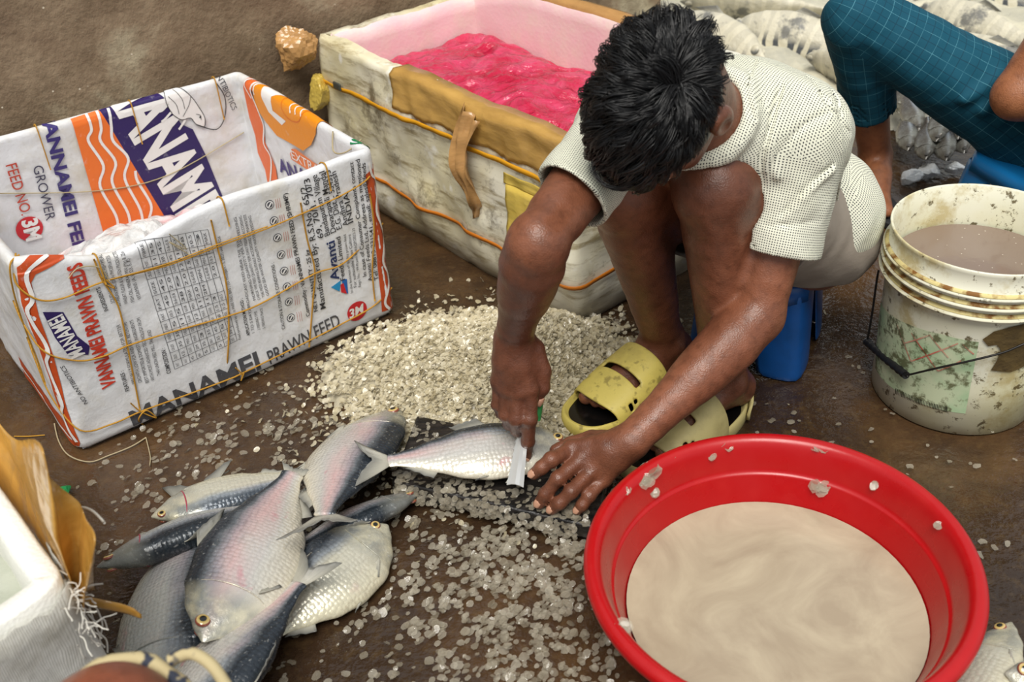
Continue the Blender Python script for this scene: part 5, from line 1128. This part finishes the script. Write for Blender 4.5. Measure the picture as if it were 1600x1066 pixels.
for _ in range(430):
    t, s = rg.random(), rg.random(); s = s if rg.random() < .35 else (rg.uniform(.78, 1.0) if rg.random() < .7 else rg.uniform(0, .35)); p = (b0*(1-t)+b3*t)*(1-s)+(b1*(1-t)+b2*t)*s
    if t > .95: continue
    flake(bb, p+Z*rg.uniform(.002, .006), (rg.gauss(0, .3), rg.gauss(0, .3), 1), rg.uniform(.003, .0075), rg, .3)
for _ in range(260): t = rg.uniform(.02, .9); p = b1.lerp(b2, t)-Z*rg.uniform(.0, .03); flake(bb, p+V((-.15, -.4, 0))*.008, (rg.gauss(-.2, .3), -1, rg.gauss(.3, .3)), rg.uniform(.003, .007), rg, .3)
o = bb.build('board_scales', M_sc2, None); tag(o, 'wet fish scales stuck on the black board', 'fish scales', None, 'stuff')
# ================================================================== BACKGROUND: big fish packed in slush
m = Mat('cream ice slush', rough=.55); m.set(base=m.mix(m.ramp(m.noise(6, 5, .65), [(.4, 0.0), (.65, 1.0)]), '#c9c3ac', '#a8a596')); m.bump(m.noise(18, 5, .65), .7, .02); M_slush = m
rr = []
def bedz(x, y): return max(-.01, .035+.05*fbm((x, y, .3), 3)+.02*fbm((x, y, 5), 11))*sstep(0, .25, min(x-.50+.25*(y-2.6), y-2.62-.0*x, 2.6-x, 4.7-y)+.08)-.004
for i in range(111): rr.append([V((.45+2.2*i/110, 2.6+2.15*j/110, bedz(.45+2.2*i/110, 2.6+2.15*j/110))) for j in range(111)])
o = MB().grid(rr).build('ice_slush', M_slush); tag(o, 'cream ice slush spread on the floor under the big fish at the back', 'ice', None, 'stuff')
m = Mat('slush covered fish', rough=.45); ox, oy, oz = m.sep(m.co()); nn_ = m.noise(9, 5, .65)
st = m.math('ADD', m.wave(8, 5.5, m.map(m.co(), (1, .2, .35)), 3, 2.5), 0.0)
dk = m.math('MULTIPLY', m.ramp(m.math('MULTIPLY_ADD', m.math('ADD', oz, m.math('MULTIPLY', m.noise(12), .05)), 6.0, .35), [(.3, 1.0), (.5, .15)]), m.ramp(st, [(.45, 0.0), (.62, 1.0)]))
dk = m.math('MAXIMUM', dk, m.math('MULTIPLY', m.ramp(ox, [(.02, 1.0), (.075, 0.0)]), m.ramp(nn_, [(.44, 0.0), (.54, .9)])))
dk = m.math('MAXIMUM', dk, m.ramp(m.noise(7, 6, .7), [(.58, 0.0), (.66, .8)]))
m.set(base=m.mix(dk, m.mix(nn_, '#b9b29a', '#d5cfbc'), m.mix(m.noise(40), '#2f3236', '#5b5f64'))); m.bump(m.noise(22, 5, .65), .7, .01); M_bigfish = m
M_deye = Mat('clouded eye', '#4a4844', .4)
BG = 'big slush-covered fish at the back'
for lab, p, q, bk, D_ in (('big fish with a dark head lying nearest behind the dotted shirt, crusted with slush', (1140, 40), (1395, 85), (.1, .6, .8), .30), ('big fish with grey stripes lying at the top edge behind the bent head', (1062, 2), (1345, 22), (.05, -.7, .7), .30),
    ('big fish whose dark head shows just left of the teal trouser knee', (1258, 88), (1480, 150), (.1, -.6, .8), .30), ('big fish above the teal trouser thigh with a dark grey middle', (1435, 12), (1650, 82), (.1, .7, .7), .28), ('big fish nearest the bare elbow above the teal thigh', (1470, 62), (1690, 130), (.1, -.7, .7), .28),
    ('big fish at the top right corner lying across the others', (1490, -18), (1720, 15), (.1, .7, .7), .28), ('big pale fish between the bent head and the striped fish', (1195, 92), (985, 20), (.1, .7, .7), .30)):
    make_fish('large_fish', lab, at3(*p, .065), at3(*q, .06), bk, BG, M_bigfish, depth=D_, thick=.55, cat='fish', eyem=M_bigfish)
def copy_tree(o, par=None):
    c = o.copy(); COL.objects.link(c)
    if par is not None: c.parent = par; c.matrix_parent_inverse = o.matrix_parent_inverse
    for ch in list(o.children): copy_tree(ch, c)
    return c
M_small = fishmat('grey brown fish skin', '#1d1b19', '#4d4842', '#6f685e', .05, '#5a544b')
SP = [(1436, 205, .075), (1462, 222, .085), (1496, 218, .085), (1418, 236, .05), (1446, 250, .055), (1478, 252, .06), (1506, 240, .06), (1428, 178, .08), (1470, 186, .09), (1510, 196, .09), (1452, 160, .075), (1418, 152, .06)]
SL_ = ['grey fish head low beside the bare ankle', 'grey fish head at the middle of the small heap', 'grey fish head close under the teal thigh', 'lowest grey fish head beside the trouser cuff', 'grey fish head above the white ice lump', 'grey fish head nearest the blue stool', 'grey fish head at the right edge of the small heap', 'grey fish behind the ankle, half hidden by the cuff', 'grey fish in the second row under the teal thigh', 'grey fish pressed under the teal thigh at the right', 'grey fish at the back of the small heap', 'grey fish farthest back beside the teal shin']
sf0 = None
for (u, v_, z), lab in zip(SP, SL_):
    p = at3(u, v_, z)
    if sf0 is None: sf0 = make_fish('small_fish', lab, p, p+V((.02, .21, .035)), (.9, .0, .45), 'small grey fish under the teal thigh', M_small, depth=.27, thick=.62, eyem=M_deye); base_m = sf0.matrix_world.copy(); o = sf0
    else: o = copy_tree(sf0); r_ = Matrix.Rotation(rg.uniform(-.35, .35), 4, 'Z'); mm = r_ @ base_m; mm.translation = p; o.matrix_world = mm; tag(o, lab, 'fish', 'small grey fish under the teal thigh')
m = Mat('white ice', rough=.2, spec=.6); m.set(base='#e6eaec'); m.bump(m.noise(40, 4), .6, .006); M_ice = m
for i, (u, v_, r_, lab) in enumerate(((1424, 276, .028, 'white ice lump beside the bare ankle'), (1452, 268, .026, 'white ice lump in front of the small grey fish'), (1492, 262, .022, 'white ice lump next to the blue stool'))):
    crumple('ice_lump', at3(u, v_, .02), r_, M_ice, None, 20+i, (1.2, .9, .75)); o = COL.objects[-1]; tag(o, lab, 'ice', 'white ice lumps')
# ================================================================== SECOND PERSON in teal trousers
W2 = V((1.1, 2.1, 0)); p2 = thing('person', 'person in teal checked trousers sitting at the right, bare elbow on the thigh', 'person', W2.to_tuple())
k2, a2, h2 = (.745, 2.16, .462), (.868, 2.275, .095), (1.135, 2.09, .235)
k3, a3, h3 = (1.02, 1.72, .40), (1.12, 1.66, .09), (1.28, 1.93, .235)
el2 = tuple(aty(1588, 150, 1.97)); sh2 = (1.20, 2.04, .66)
s2 = SDF((.60, 1.45, .01), (1.55, 2.45, 1.05), .0055)
s2.path([(a2, .034), (off(a2, -.01, -.06, -.02), .032), (off(a2, -.025, -.13, -.05), .024)], .02); s2.path([(a2, .035), (lerp(a2, k2, .5), .045), (k2, .05), (h2, .075)], .02); s2.path([(a3, .034), (lerp(a3, k3, .5), .045), (k3, .05), (h3, .075)], .02); s2.path([(a3, .034), (off(a3, .02, -.12, -.05), .025)], .02)
s2.ell(off(a2, .0, .02, -.05), (.032, .034, .035), k=.02)
for k_, dx in enumerate((.022, .006, -.009, -.022, -.034)): s2.path([(off(a2, -.028+dx, -.125, -.05), .011), (off(a2, -.034+dx, -.165+.009*abs(k_-1), -.063), .010 if k_ else .0135)], .004)
pe2 = (1.235, 2.06, .27); s2.path([(pe2, .13), (off(pe2, .02, .02, .22), .125), (off(pe2, .02, .0, .36), .12), (off(pe2, .0, -.03, .47), .05), (off(pe2, -.01, -.06, .55), .05)], .04); s2.ell(off(pe2, -.01, -.07, .64), (.078, .095, .115), k=.02)
s2.path([(off(sh2, .12, .0, .0), .07), (sh2, .062), (lerp(sh2, el2, .5), .055), (lerp(sh2, el2, .85), .048), (el2, .045)], .03); s2.path([(el2, .043), (off(el2, .12, -.07, .005), .05), (off(el2, .25, -.15, .0), .032), (off(el2, .31, -.19, -.01), .034)], .02)
for k_ in range(4): s2.path([(off(el2, .32, -.19, -.01+.016*(k_-1.5)), .011), (off(el2, .37, -.21, -.02+.018*(k_-1.5)), .010), (off(el2, .385, -.22, -.05+.016*(k_-1.5)), .009)], .004)
s2.path([(off(el2, .30, -.20, .01), .013), (off(el2, .34, -.24, .015), .011)], .006); s2.path([(off(sh2, .18, .1, .0), .065), (off(sh2, .24, .02, -.26), .045), (off(sh2, .2, -.2, -.2), .03)], .03)
P_, Q_ = s2.skin(2); M_skin2 = skinmat('warm brown skin', '#7d4a2e', '#a86c48', '#5e3420'); mkarr('body', P_-np.array(W2), Q_, M_skin2, p2)
t2s = SDF((.60, 1.45, .08), (1.55, 2.4, .62), .0055); cuf = lerp(k2, a2, .62); cuf3 = lerp(k3, a3, .62)
t2s.path([(h2, .105), (lerp(h2, k2, .5), .088), (lerp(h2, k2, .9), .072), (k2, .068)], .03); t2s.path([(k2, .070), (lerp(k2, a2, .4), .062), (lerp(k2, a2, .66), .062)], .02); t2s.path([(h3, .105), (lerp(h3, k3, .5), .09), (k3, .07), (lerp(k3, a3, .66), .06)], .03); t2s.ell(pe2, (.15, .16, .12), k=.05); t2s.cone(h2, h3, .11, .11, .04)
t2s.path([(off(k2, .02, -.07, -.03), .01), (off(k2, .05, -.05, -.07), .009)], .02); t2s.displace(wrinkle(.003), (.6, 1.45, .08), (1.55, 2.4, .62))
for i in range(4): t = .62+.1*i; q = lerp(k2, h2, t); t2s.path([(off(q, -.05, -.09, .01), .008), (off(q, .03, -.075, .055), .008)], .018)
for c_, k_, a_ in ((cuf, k2, a2), (cuf3, k3, a3)):
    d_ = np.array(a_)-np.array(k_); d_ /= np.linalg.norm(d_); c_ = np.array(c_); t2s.cut(c_, d_, c_-.1, c_+.12); t2s.cone(tuple(c_-d_*.06), tuple(c_+d_*.04), .054, .055, .004, 'd')
P_, Q_ = t2s.skin(2); fcn = P_[Q_].mean(1); luv = np.zeros((len(Q_), 4, 2)); bd_ = None
for i, (a, b_, r_) in enumerate(((h2, k2, .085), (k2, a2, .062), (h3, k3, .085), (k3, a3, .062))):
    a, b_ = np.array(a), np.array(b_); d_ = b_-a; L_ = np.linalg.norm(d_); d_ = d_/L_; rel = fcn-a; t = np.clip(rel@d_, 0, L_); ds = np.linalg.norm(rel-np.outer(t, d_), axis=1)
    k_ = np.ones(len(fcn), bool) if bd_ is None else ds < bd_; bd_ = ds.copy() if bd_ is None else np.minimum(bd_, ds)
    x_ = np.array([0, -1, .1]); x_ = x_-d_*(x_@d_); x_ /= np.linalg.norm(x_); y_ = np.cross(d_, x_); fa = np.arctan2(rel[k_]@y_, rel[k_]@x_); q = P_[Q_[k_]]-a; va = np.arctan2(q@y_, q@x_); dv = (va-fa[:, None]+math.pi) % (2*math.pi)-math.pi; luv[k_, :, 0] = (fa[:, None]+dv)*r_; luv[k_, :, 1] = q@d_+.013*i
m = Mat('teal checked cloth', rough=.8, spec=.25); uu, vv_, _ = m.sep(m.map(m.co('UV'), (27, 27, 1)))
ln = lambda x, w_: m.math('LESS_THAN', m.math('ABSOLUTE', m.math('SUBTRACT', m.math('FRACT', x), .5)), w_)
g_ = m.math('MAXIMUM', ln(uu, .014), ln(vv_, .014)); g_d = m.math('MAXIMUM', ln(m.math('ADD', uu, .5), .025), ln(m.math('ADD', vv_, .5), .025))
m.set(base=m.mix(m.math('MULTIPLY', g_, m.ramp(m.noise(30), [(.35, .3), (.6, .9)])), m.mix(m.math('MULTIPLY', g_d, .6), m.mix(m.noise(8), '#0c4154', '#114f63'), '#0a2f40'), '#4f8796')); m.bump(m.noise(30, 4), .35, .004); M_teal = m
mkarr('trousers', P_-np.array(W2), Q_, M_teal, p2, luv=luv.reshape(-1, 2))
ts = SDF((.95, 1.7, .30), (1.55, 2.4, .86), .008); ts.path([(off(pe2, 0, 0, .1), .145), (off(pe2, .02, .02, .22), .142), (off(pe2, .02, .0, .36), .138), (off(pe2, .0, -.03, .45), .07)], .05); ts.cone(off(sh2, .12, 0, 0), off(sh2, .04, .0, -.02), .085, .08, .03); P_, Q_ = ts.skin(2); mkarr('shirt', P_-np.array(W2), Q_, Mat('faded grey cotton', '#8a8c8e', .85), p2)
hr2 = SDF(tuple(V(off(pe2, -.01, -.07, .66))-V((.13, .14, .14))), tuple(V(off(pe2, -.01, -.07, .66))+V((.13, .14, .14))), .006); hr2.ell(off(pe2, -.008, -.055, .665), (.088, .098, .105), k=0); hr2.cut(np.array(off(pe2, -.01, -.12, .65)), (0, -1, -.35), np.array(off(pe2, -.3, -.3, .4)), np.array(off(pe2, .3, .3, 1))); P_, Q_ = hr2.skin(2); mkarr('hair', P_-np.array(W2), Q_, M_hair, p2)
m2 = Mat('dark slipper rubber', '#17181a', .6); G = V((a2[0]-.018, a2[1]-.06, 0))
MB().lathe([(0, .0), (.9, 0), (1, .005), (1, .015), (.95, .018), (0, .018)], 40).build('slipper', m2, p2); o = COL.objects[-1]; o.location = G-W2; o.scale = (.048, .135, 1); o.rotation_euler = (0, 0, .2)
stool('plastic_stool', 'bright blue plastic stool under the teal trousers behind the bucket', (1.17, 2.0, 0), .3, .30, .19, (lambda: (Mat('bright blue plastic', '#1670ae', .3)))())
# ================================================================== NEAR FOAM BOX at the lower left
nP = at3(106, 909, .36); nP = V((nP.x, nP.y, 0)); dL = V((-.63, .777, 0)).normalized(); dM = V((-.72, -.69, 0)).normalized()
near = thing('foam_box', 'white foam box in a frayed sack at the lower left, ragged tape along its edge', 'foam box', nP.to_tuple())
NL = lambda p: V(p)-nP
nq = orient([nP, nP+dL*.52, nP+dL*.52+dM*.36, nP+dM*.36]); nper = quadper(nq, .032, .012); rows = []; rin = []
m = Mat('clean white foam', rough=.6); m.set(base=m.mix(m.noise(5, 4), '#dcdcd4', '#eeeee8')); m.bump(m.math('ADD', m.vor(220), m.noise(12, 4)), .3, .002); M_wfoam = m
for p, n_ in nper:
    H = .36+.006*fbm(p, 8); rows.append([NL(p+Z*(H*t/10)) for t in range(11)]+[NL(p-n_*.004+Z*(H+.004)), NL(p-n_*.026+Z*(H+.004)), NL(p-n_*(.031+.004*nz(p, 15))+Z*(H-.004))]+[NL(p-n_*(.033+.004*nz(p, 15))+Z*z_) for z_ in (.3, .2, .06)])
b = MB().grid(rows, cu=True); b.f.append(tuple(i*17 for i in range(len(rows)))[::-1]); b.add([r[-1] for r in rows], [tuple(range(len(rows)))]); b.build('box_body', M_wfoam, near)
m = Mat('grey woven sack', rough=.7); m.set(base=m.mix(m.ramp(m.noise(11, 5, .65), [(.4, 0.0), (.7, 1.0)]), '#c9c9c4', '#a09c90')); m.bump(m.math('ADD', m.noise(16, 5, .6), m.math('MULTIPLY', m.math('ADD', m.wave(160, dirn='Z'), m.wave(160, dirn='X')), .06)), .8, .012); M_gsack = m
sp = [(p, n_) for p, n_ in nper if (p-nP).dot(dL) < .10]
sp.sort(key=lambda t: (t[0]-nP).dot(dM)*1-(t[0]-nP).dot(dL)); rr = []
for p, n_ in sp: rr.append([NL(p+n_*(.006+.014*abs(fbm(p+Z*(.03*k_), 14))+.03*(1-k_/11)**2*abs(nz(p, 9)))+Z*((.352-.03*abs(nz(p, 26)))*k_/11)) for k_ in range(12)])
solid(MB().grid(rr).build('torn_sack', M_gsack, near), .0012, 1)
rg = random.Random(8); tb = MB(); M_thread = Mat('white frayed thread', '#d8d4ca', .7)
for i in range(46):
    t = rg.uniform(-.02, .05); p = nP+dL*max(0, t)*1.0+dM*max(0, -t)+Z*rg.uniform(.27, .352)-dL*.012; d_ = V((rg.gauss(.55, .4), rg.gauss(-.1, .45), rg.gauss(.1, .45))).normalized(); l_ = rg.uniform(.015, .04); q = [p]
    for k_ in range(5): d_ = (d_+V((rg.gauss(0, .35), rg.gauss(0, .35), rg.gauss(-.25, .3)))).normalized(); q.append(q[-1]+d_*l_/5)
    tb.tube([NL(x) for x in q], .0008, 4)
o = tb.build('frayed_threads', M_thread, near); o['kind'] = 'stuff'
for pts in (((140, 950), (152, 985), (166, 1000), (168, 1020)), ((150, 948), (160, 975), (156, 1000), (164, 1012)), ((138, 960), (150, 972), (162, 968), (168, 985))): MB().tube([NL(x) for x in catmull([atpl(u, v_, nP+V((.02, 0, 0)), V((.6, -.8, .3))) for u, v_ in pts], 5)], .0011, 5).build('loose_thread', M_thread, near)
m = Mat('grey green ice water', rough=.15); m.set(base=m.mix(m.noise(18, 4), '#8d9484', '#b9bbae')); m.bump(m.noise(30, 4), .5, .008); M_icew = m
rr = [[nP+dL*(.028+.464*i/20)+dM*(.028+.304*j/20)+Z*(.285+.008*fbm((i*.2, j*.2, 0), 2)) for j in range(21)] for i in range(21)]
o = MB().grid(rr).build('box_ice_water', M_icew); tag(o, 'grey-green ice water inside the near white foam box', 'water', None, 'stuff')
# tape standing up along the outer side
nl2 = V((dL.y, -dL.x, 0)); nl2 = nl2 if nl2.x > 0 else -nl2
topx = [(-30, 625), (0, 657), (28, 685), (48, 688), (62, 705), (75, 735), (98, 758), (120, 785), (128, 812), (150, 838), (150, 880), (147, 922)]
tops = catmull([atpl(u, v_, nP+nl2*(.035+.010*math.sin(i*1.1)), nl2) for i, (u, v_) in enumerate(topx)], 5); rr = []
for i, p in enumerate(tops):
    s_ = max(.008, (p-nP).dot(dL)); bt = nP+dL*s_+nl2*.004+Z*.30; md = bt.lerp(p, .5)+nl2*(.007*math.sin(i*.22))
    rr.append([NL(bt.lerp(md, k_/4)) for k_ in range(4)]+[NL(md.lerp(p, k_/5)+nl2*(.004*math.sin(i*.3+k_*.5))) for k_ in range(6)])
m = tapemat('amber packing tape', '#c39446', '#a6762f', .16); M_amber = m
solid(MB().grid(rr).build('tape_strip', M_amber, near), .0009, 0)
st_ = [(118, 925), (135, 938), (165, 946), (195, 952), (222, 962)]; rr = []
for i, (u, v_) in enumerate(catmull([V((u, v_, 0)) for u, v_ in st_], 5) and [(q.x, q.y) for q in catmull([V((u, v_, 0)) for u, v_ in st_], 5)]):
    c_ = aty(u, v_, .885+.0*i); t = i/20; wv = .0125*(1 if t < .9 else (1-t)*8+.2); rr.append([NL(c_+V((0, -.2, .95))*(wv*(k_/2-1))+V((0, -.004*(1-abs(k_/2-1)), 0))) for k_ in range(5)])
solid(MB().grid(rr).build('tape_end', M_amber, near), .0012, 0)
MB().tube([NL(q+nl2*.022) for q in catmull([atpl(u, v_, nP+nl2*.045, nl2) for u, v_ in ((72, 862), (80, 830), (95, 808), (115, 812), (135, 832))], 6)], .0016, 6).build('white_string', M_thread, near)
# ================================================================== PERSON at the bottom edge
hc3 = CAMP+ray(165, 1193)*.95; W3 = V((hc3.x, hc3.y, 0)); p3 = thing('person', 'person cut off by the bottom edge, bare brown crown with a patterned cloth band', 'person', W3.to_tuple())
def h3_(x, y, z): return (hc3.x+x, hc3.y+y, hc3.z+z)
s3 = SDF((hc3.x-.33, hc3.y-.55, .0), (hc3.x+.33, hc3.y+.16, hc3.z+.12), .006)
s3.ell(h3_(0, 0, 0), (.074, .09, .08), k=0); s3.ell(h3_(0, .04, -.06), (.055, .055, .07), k=.02); s3.ell(h3_(0, .095, -.04), (.012, .018, .02), k=.01)
for s_ in (-1, 1): s3.ell(h3_(.076*s_, -.005, -.03), (.01, .018, .028), k=.006); s3.path([(h3_(0, -.09, -.13), .05), (h3_(.16*s_, -.11, -.15), .05), (h3_(.2*s_, .02, -.27), .04), (h3_(.1*s_, .1, -.36), .032), (h3_(.06*s_, .13, -.385), .024)], .03)
s3.path([(h3_(0, -.03, -.04), .05), (h3_(0, -.09, -.13), .055), (h3_(0, -.2, -.2), .12), (h3_(0, -.3, -.28), .115)], .03); s3.path([(h3_(-.08, -.3, -.30), .09), (h3_(-.17, -.06, -.33), .065), (h3_(-.08, .06, -.37), .04)], .03); s3.path([(h3_(.08, -.3, -.30), .09), (h3_(.17, -.06, -.33), .065), (h3_(.08, .06, -.37), .04)], .03)
P_, Q_ = s3.skin(2); mkarr('body', P_-np.array(W3), Q_, skinmat('reddish brown skin', '#6e3a28', '#8f5038', '#522a1c'), p3)
m = Mat('patterned cloth band', rough=.8); m.set(base=m.mix(m.ramp(m.noise(38, 2, .5), [(.54, 0.0), (.58, 1.0)]), '#b5a67e', '#2c3140')); m.bump(m.noise(60, 3), .4, .003)
tw_ = []
for i in range(41): a = 2*math.pi*i/40; tw_.append(V((.078*math.cos(a), .092*math.sin(a)+.002, .012+.008*math.sin(a)+.003*math.sin(5*a)+hc3.z)))
band = MB().tube(tw_, [.0075+.0015*math.sin(i*1.7) for i in range(41)], 10); band.build('cloth_band', m, p3)
MB().tube(catmull([V((.045, .083, .03+hc3.z)), V((.065, .085, .036+hc3.z)), V((.085, .075, .03+hc3.z)), V((.10, .06, .012+hc3.z))], 5), .006, 8).build('band_end', m, p3)
bk3 = SDF((hc3.x-.25, hc3.y-.55, .02), (hc3.x+.25, hc3.y-.02, hc3.z), .008); bk3.path([(h3_(0, -.12, -.16), .085), (h3_(0, -.2, -.2), .135), (h3_(0, -.3, -.28), .132)], .03); bk3.cone(h3_(-.14, -.12, -.16), h3_(.14, -.12, -.16), .066, .066, .03); P_, Q_ = bk3.skin(2); mkarr('shirt', P_-np.array(W3), Q_, Mat('dull blue cotton', '#4a5a6a', .85), p3)
# ================================================================== SMALL THINGS
make_fish('fish', 'pale fish standing up beside the right rim of the red basin', at3(1580, 972, .045), at3(1435, 1230, .05), (-.7, .4, -.35), 'fish beside the red basin', M_fishY, L=.33, depth=.26, thick=.42)
make_fish('fish', 'pale fish with a red gill edge at the bottom right corner', at3(1570, 1052, .075), at3(1770, 1100, .06), (.1, .8, .4), 'fish beside the red basin', M_fishY, L=.33, depth=.34, thick=.42, gill=True)
m = Mat('green plastic', '#128a4a', .35); o = crumple('plastic_scrap', at3(101, 768, .012), .014, m, None, 31, (.8, 1.2, .6)); tag(o, 'small green plastic scrap on the floor by the ragged tape', 'plastic scrap')
for i, (u, v_, r_, lab) in enumerate(((1018, 736, .011, 'large wet scale clump hanging on the left of the basin rim'), (1008, 752, .008, 'smaller scale clump just under the large one on the basin rim'), (1125, 694, .006, 'wet scale on the top of the basin rim'), (1140, 700, .006, 'wet scale on the basin rim right beside another'), (1112, 716, .006, 'wet scale just inside the top of the basin'), (1275, 702, .006, 'wet scale on the rim toward the bucket'), (1288, 704, .006, 'glinting scale on the rim toward the bucket'), (975, 768, .007, 'wet scale on the basin rim near the spread fingers'), (1050, 715, .007, 'pink-tinged scale on the basin rim above the large clump'), (1284, 762, .010, 'scale clump on the step inside the far side of the basin'), (1024, 772, .007, 'scale stuck inside the basin below the large clump'), (1366, 760, .006, 'scale inside the right wall of the basin'), (972, 982, .009, 'pale scale on the lower left of the basin rim'), (1464, 822, .006, 'scale on the right of the basin rim'))):
    q = ray(u, v_); o_ = CAMP-bc; best_ = None                     # where that line of sight meets the basin
    for z_ in [.165-.002*k for k in range(40)]:
        p = CAMP+q*((z_-CH)/q.z); rr_ = math.hypot(p.x-bc.x, p.y-bc.y)
        rin_ = .2335+(.2585-.2335)*min(1, max(0, (z_-.150)/.013)) if z_ > .15 else .2225+(.011)*(z_-.112)/.038
        if rr_ <= .2585 and (z_ <= .163) and (rr_ >= rin_-.004): best_ = p; break
    if best_ is None: best_ = CAMP+q*((.163-CH)/q.z)
    fb = MB(); rg = random.Random(50+i); n_ = (CAMP-best_).normalized()*.5+Z*.6
    for k_ in range(9 if r_ > .0075 else 3): flake(fb, best_+V((rg.gauss(0, 1), rg.gauss(0, 1), rg.gauss(0, .5)))*(r_*.5 if r_ > .0075 else r_*.15)+n_*.0025, n_+V((rg.gauss(0, .3), rg.gauss(0, .3), 0)), r_*rg.uniform(1.0, 1.4), rg)
    o = fb.build('fish_scale', M_sc2); tag(o, lab, 'fish scale', 'wet scales stuck on the red basin')
hand_sc = MB(); rg = random.Random(3)
M_scr = Mat('pale string', '#a49678', .7)
for lab, pts, r_ in (('pale string curling on the floor at the foot of the printed crate', [(85, 662), (92, 690), (108, 712), (140, 722), (170, 712), (205, 698), (228, 684)], .0013), ('short pale string end lying in front of the printed crate', [(228, 684), (232, 700), (235, 715), (234, 728)], .001), ('orange string on the floor left of the printed crate', [(22, 682), (45, 682), (70, 680)], .0012)):
    o = MB().tube(catmull([at3(u, v_, .004) for u, v_ in pts], 5), r_, 6).build('string', M_twine if 'orange' in lab else M_scr); tag(o, lab, 'string')
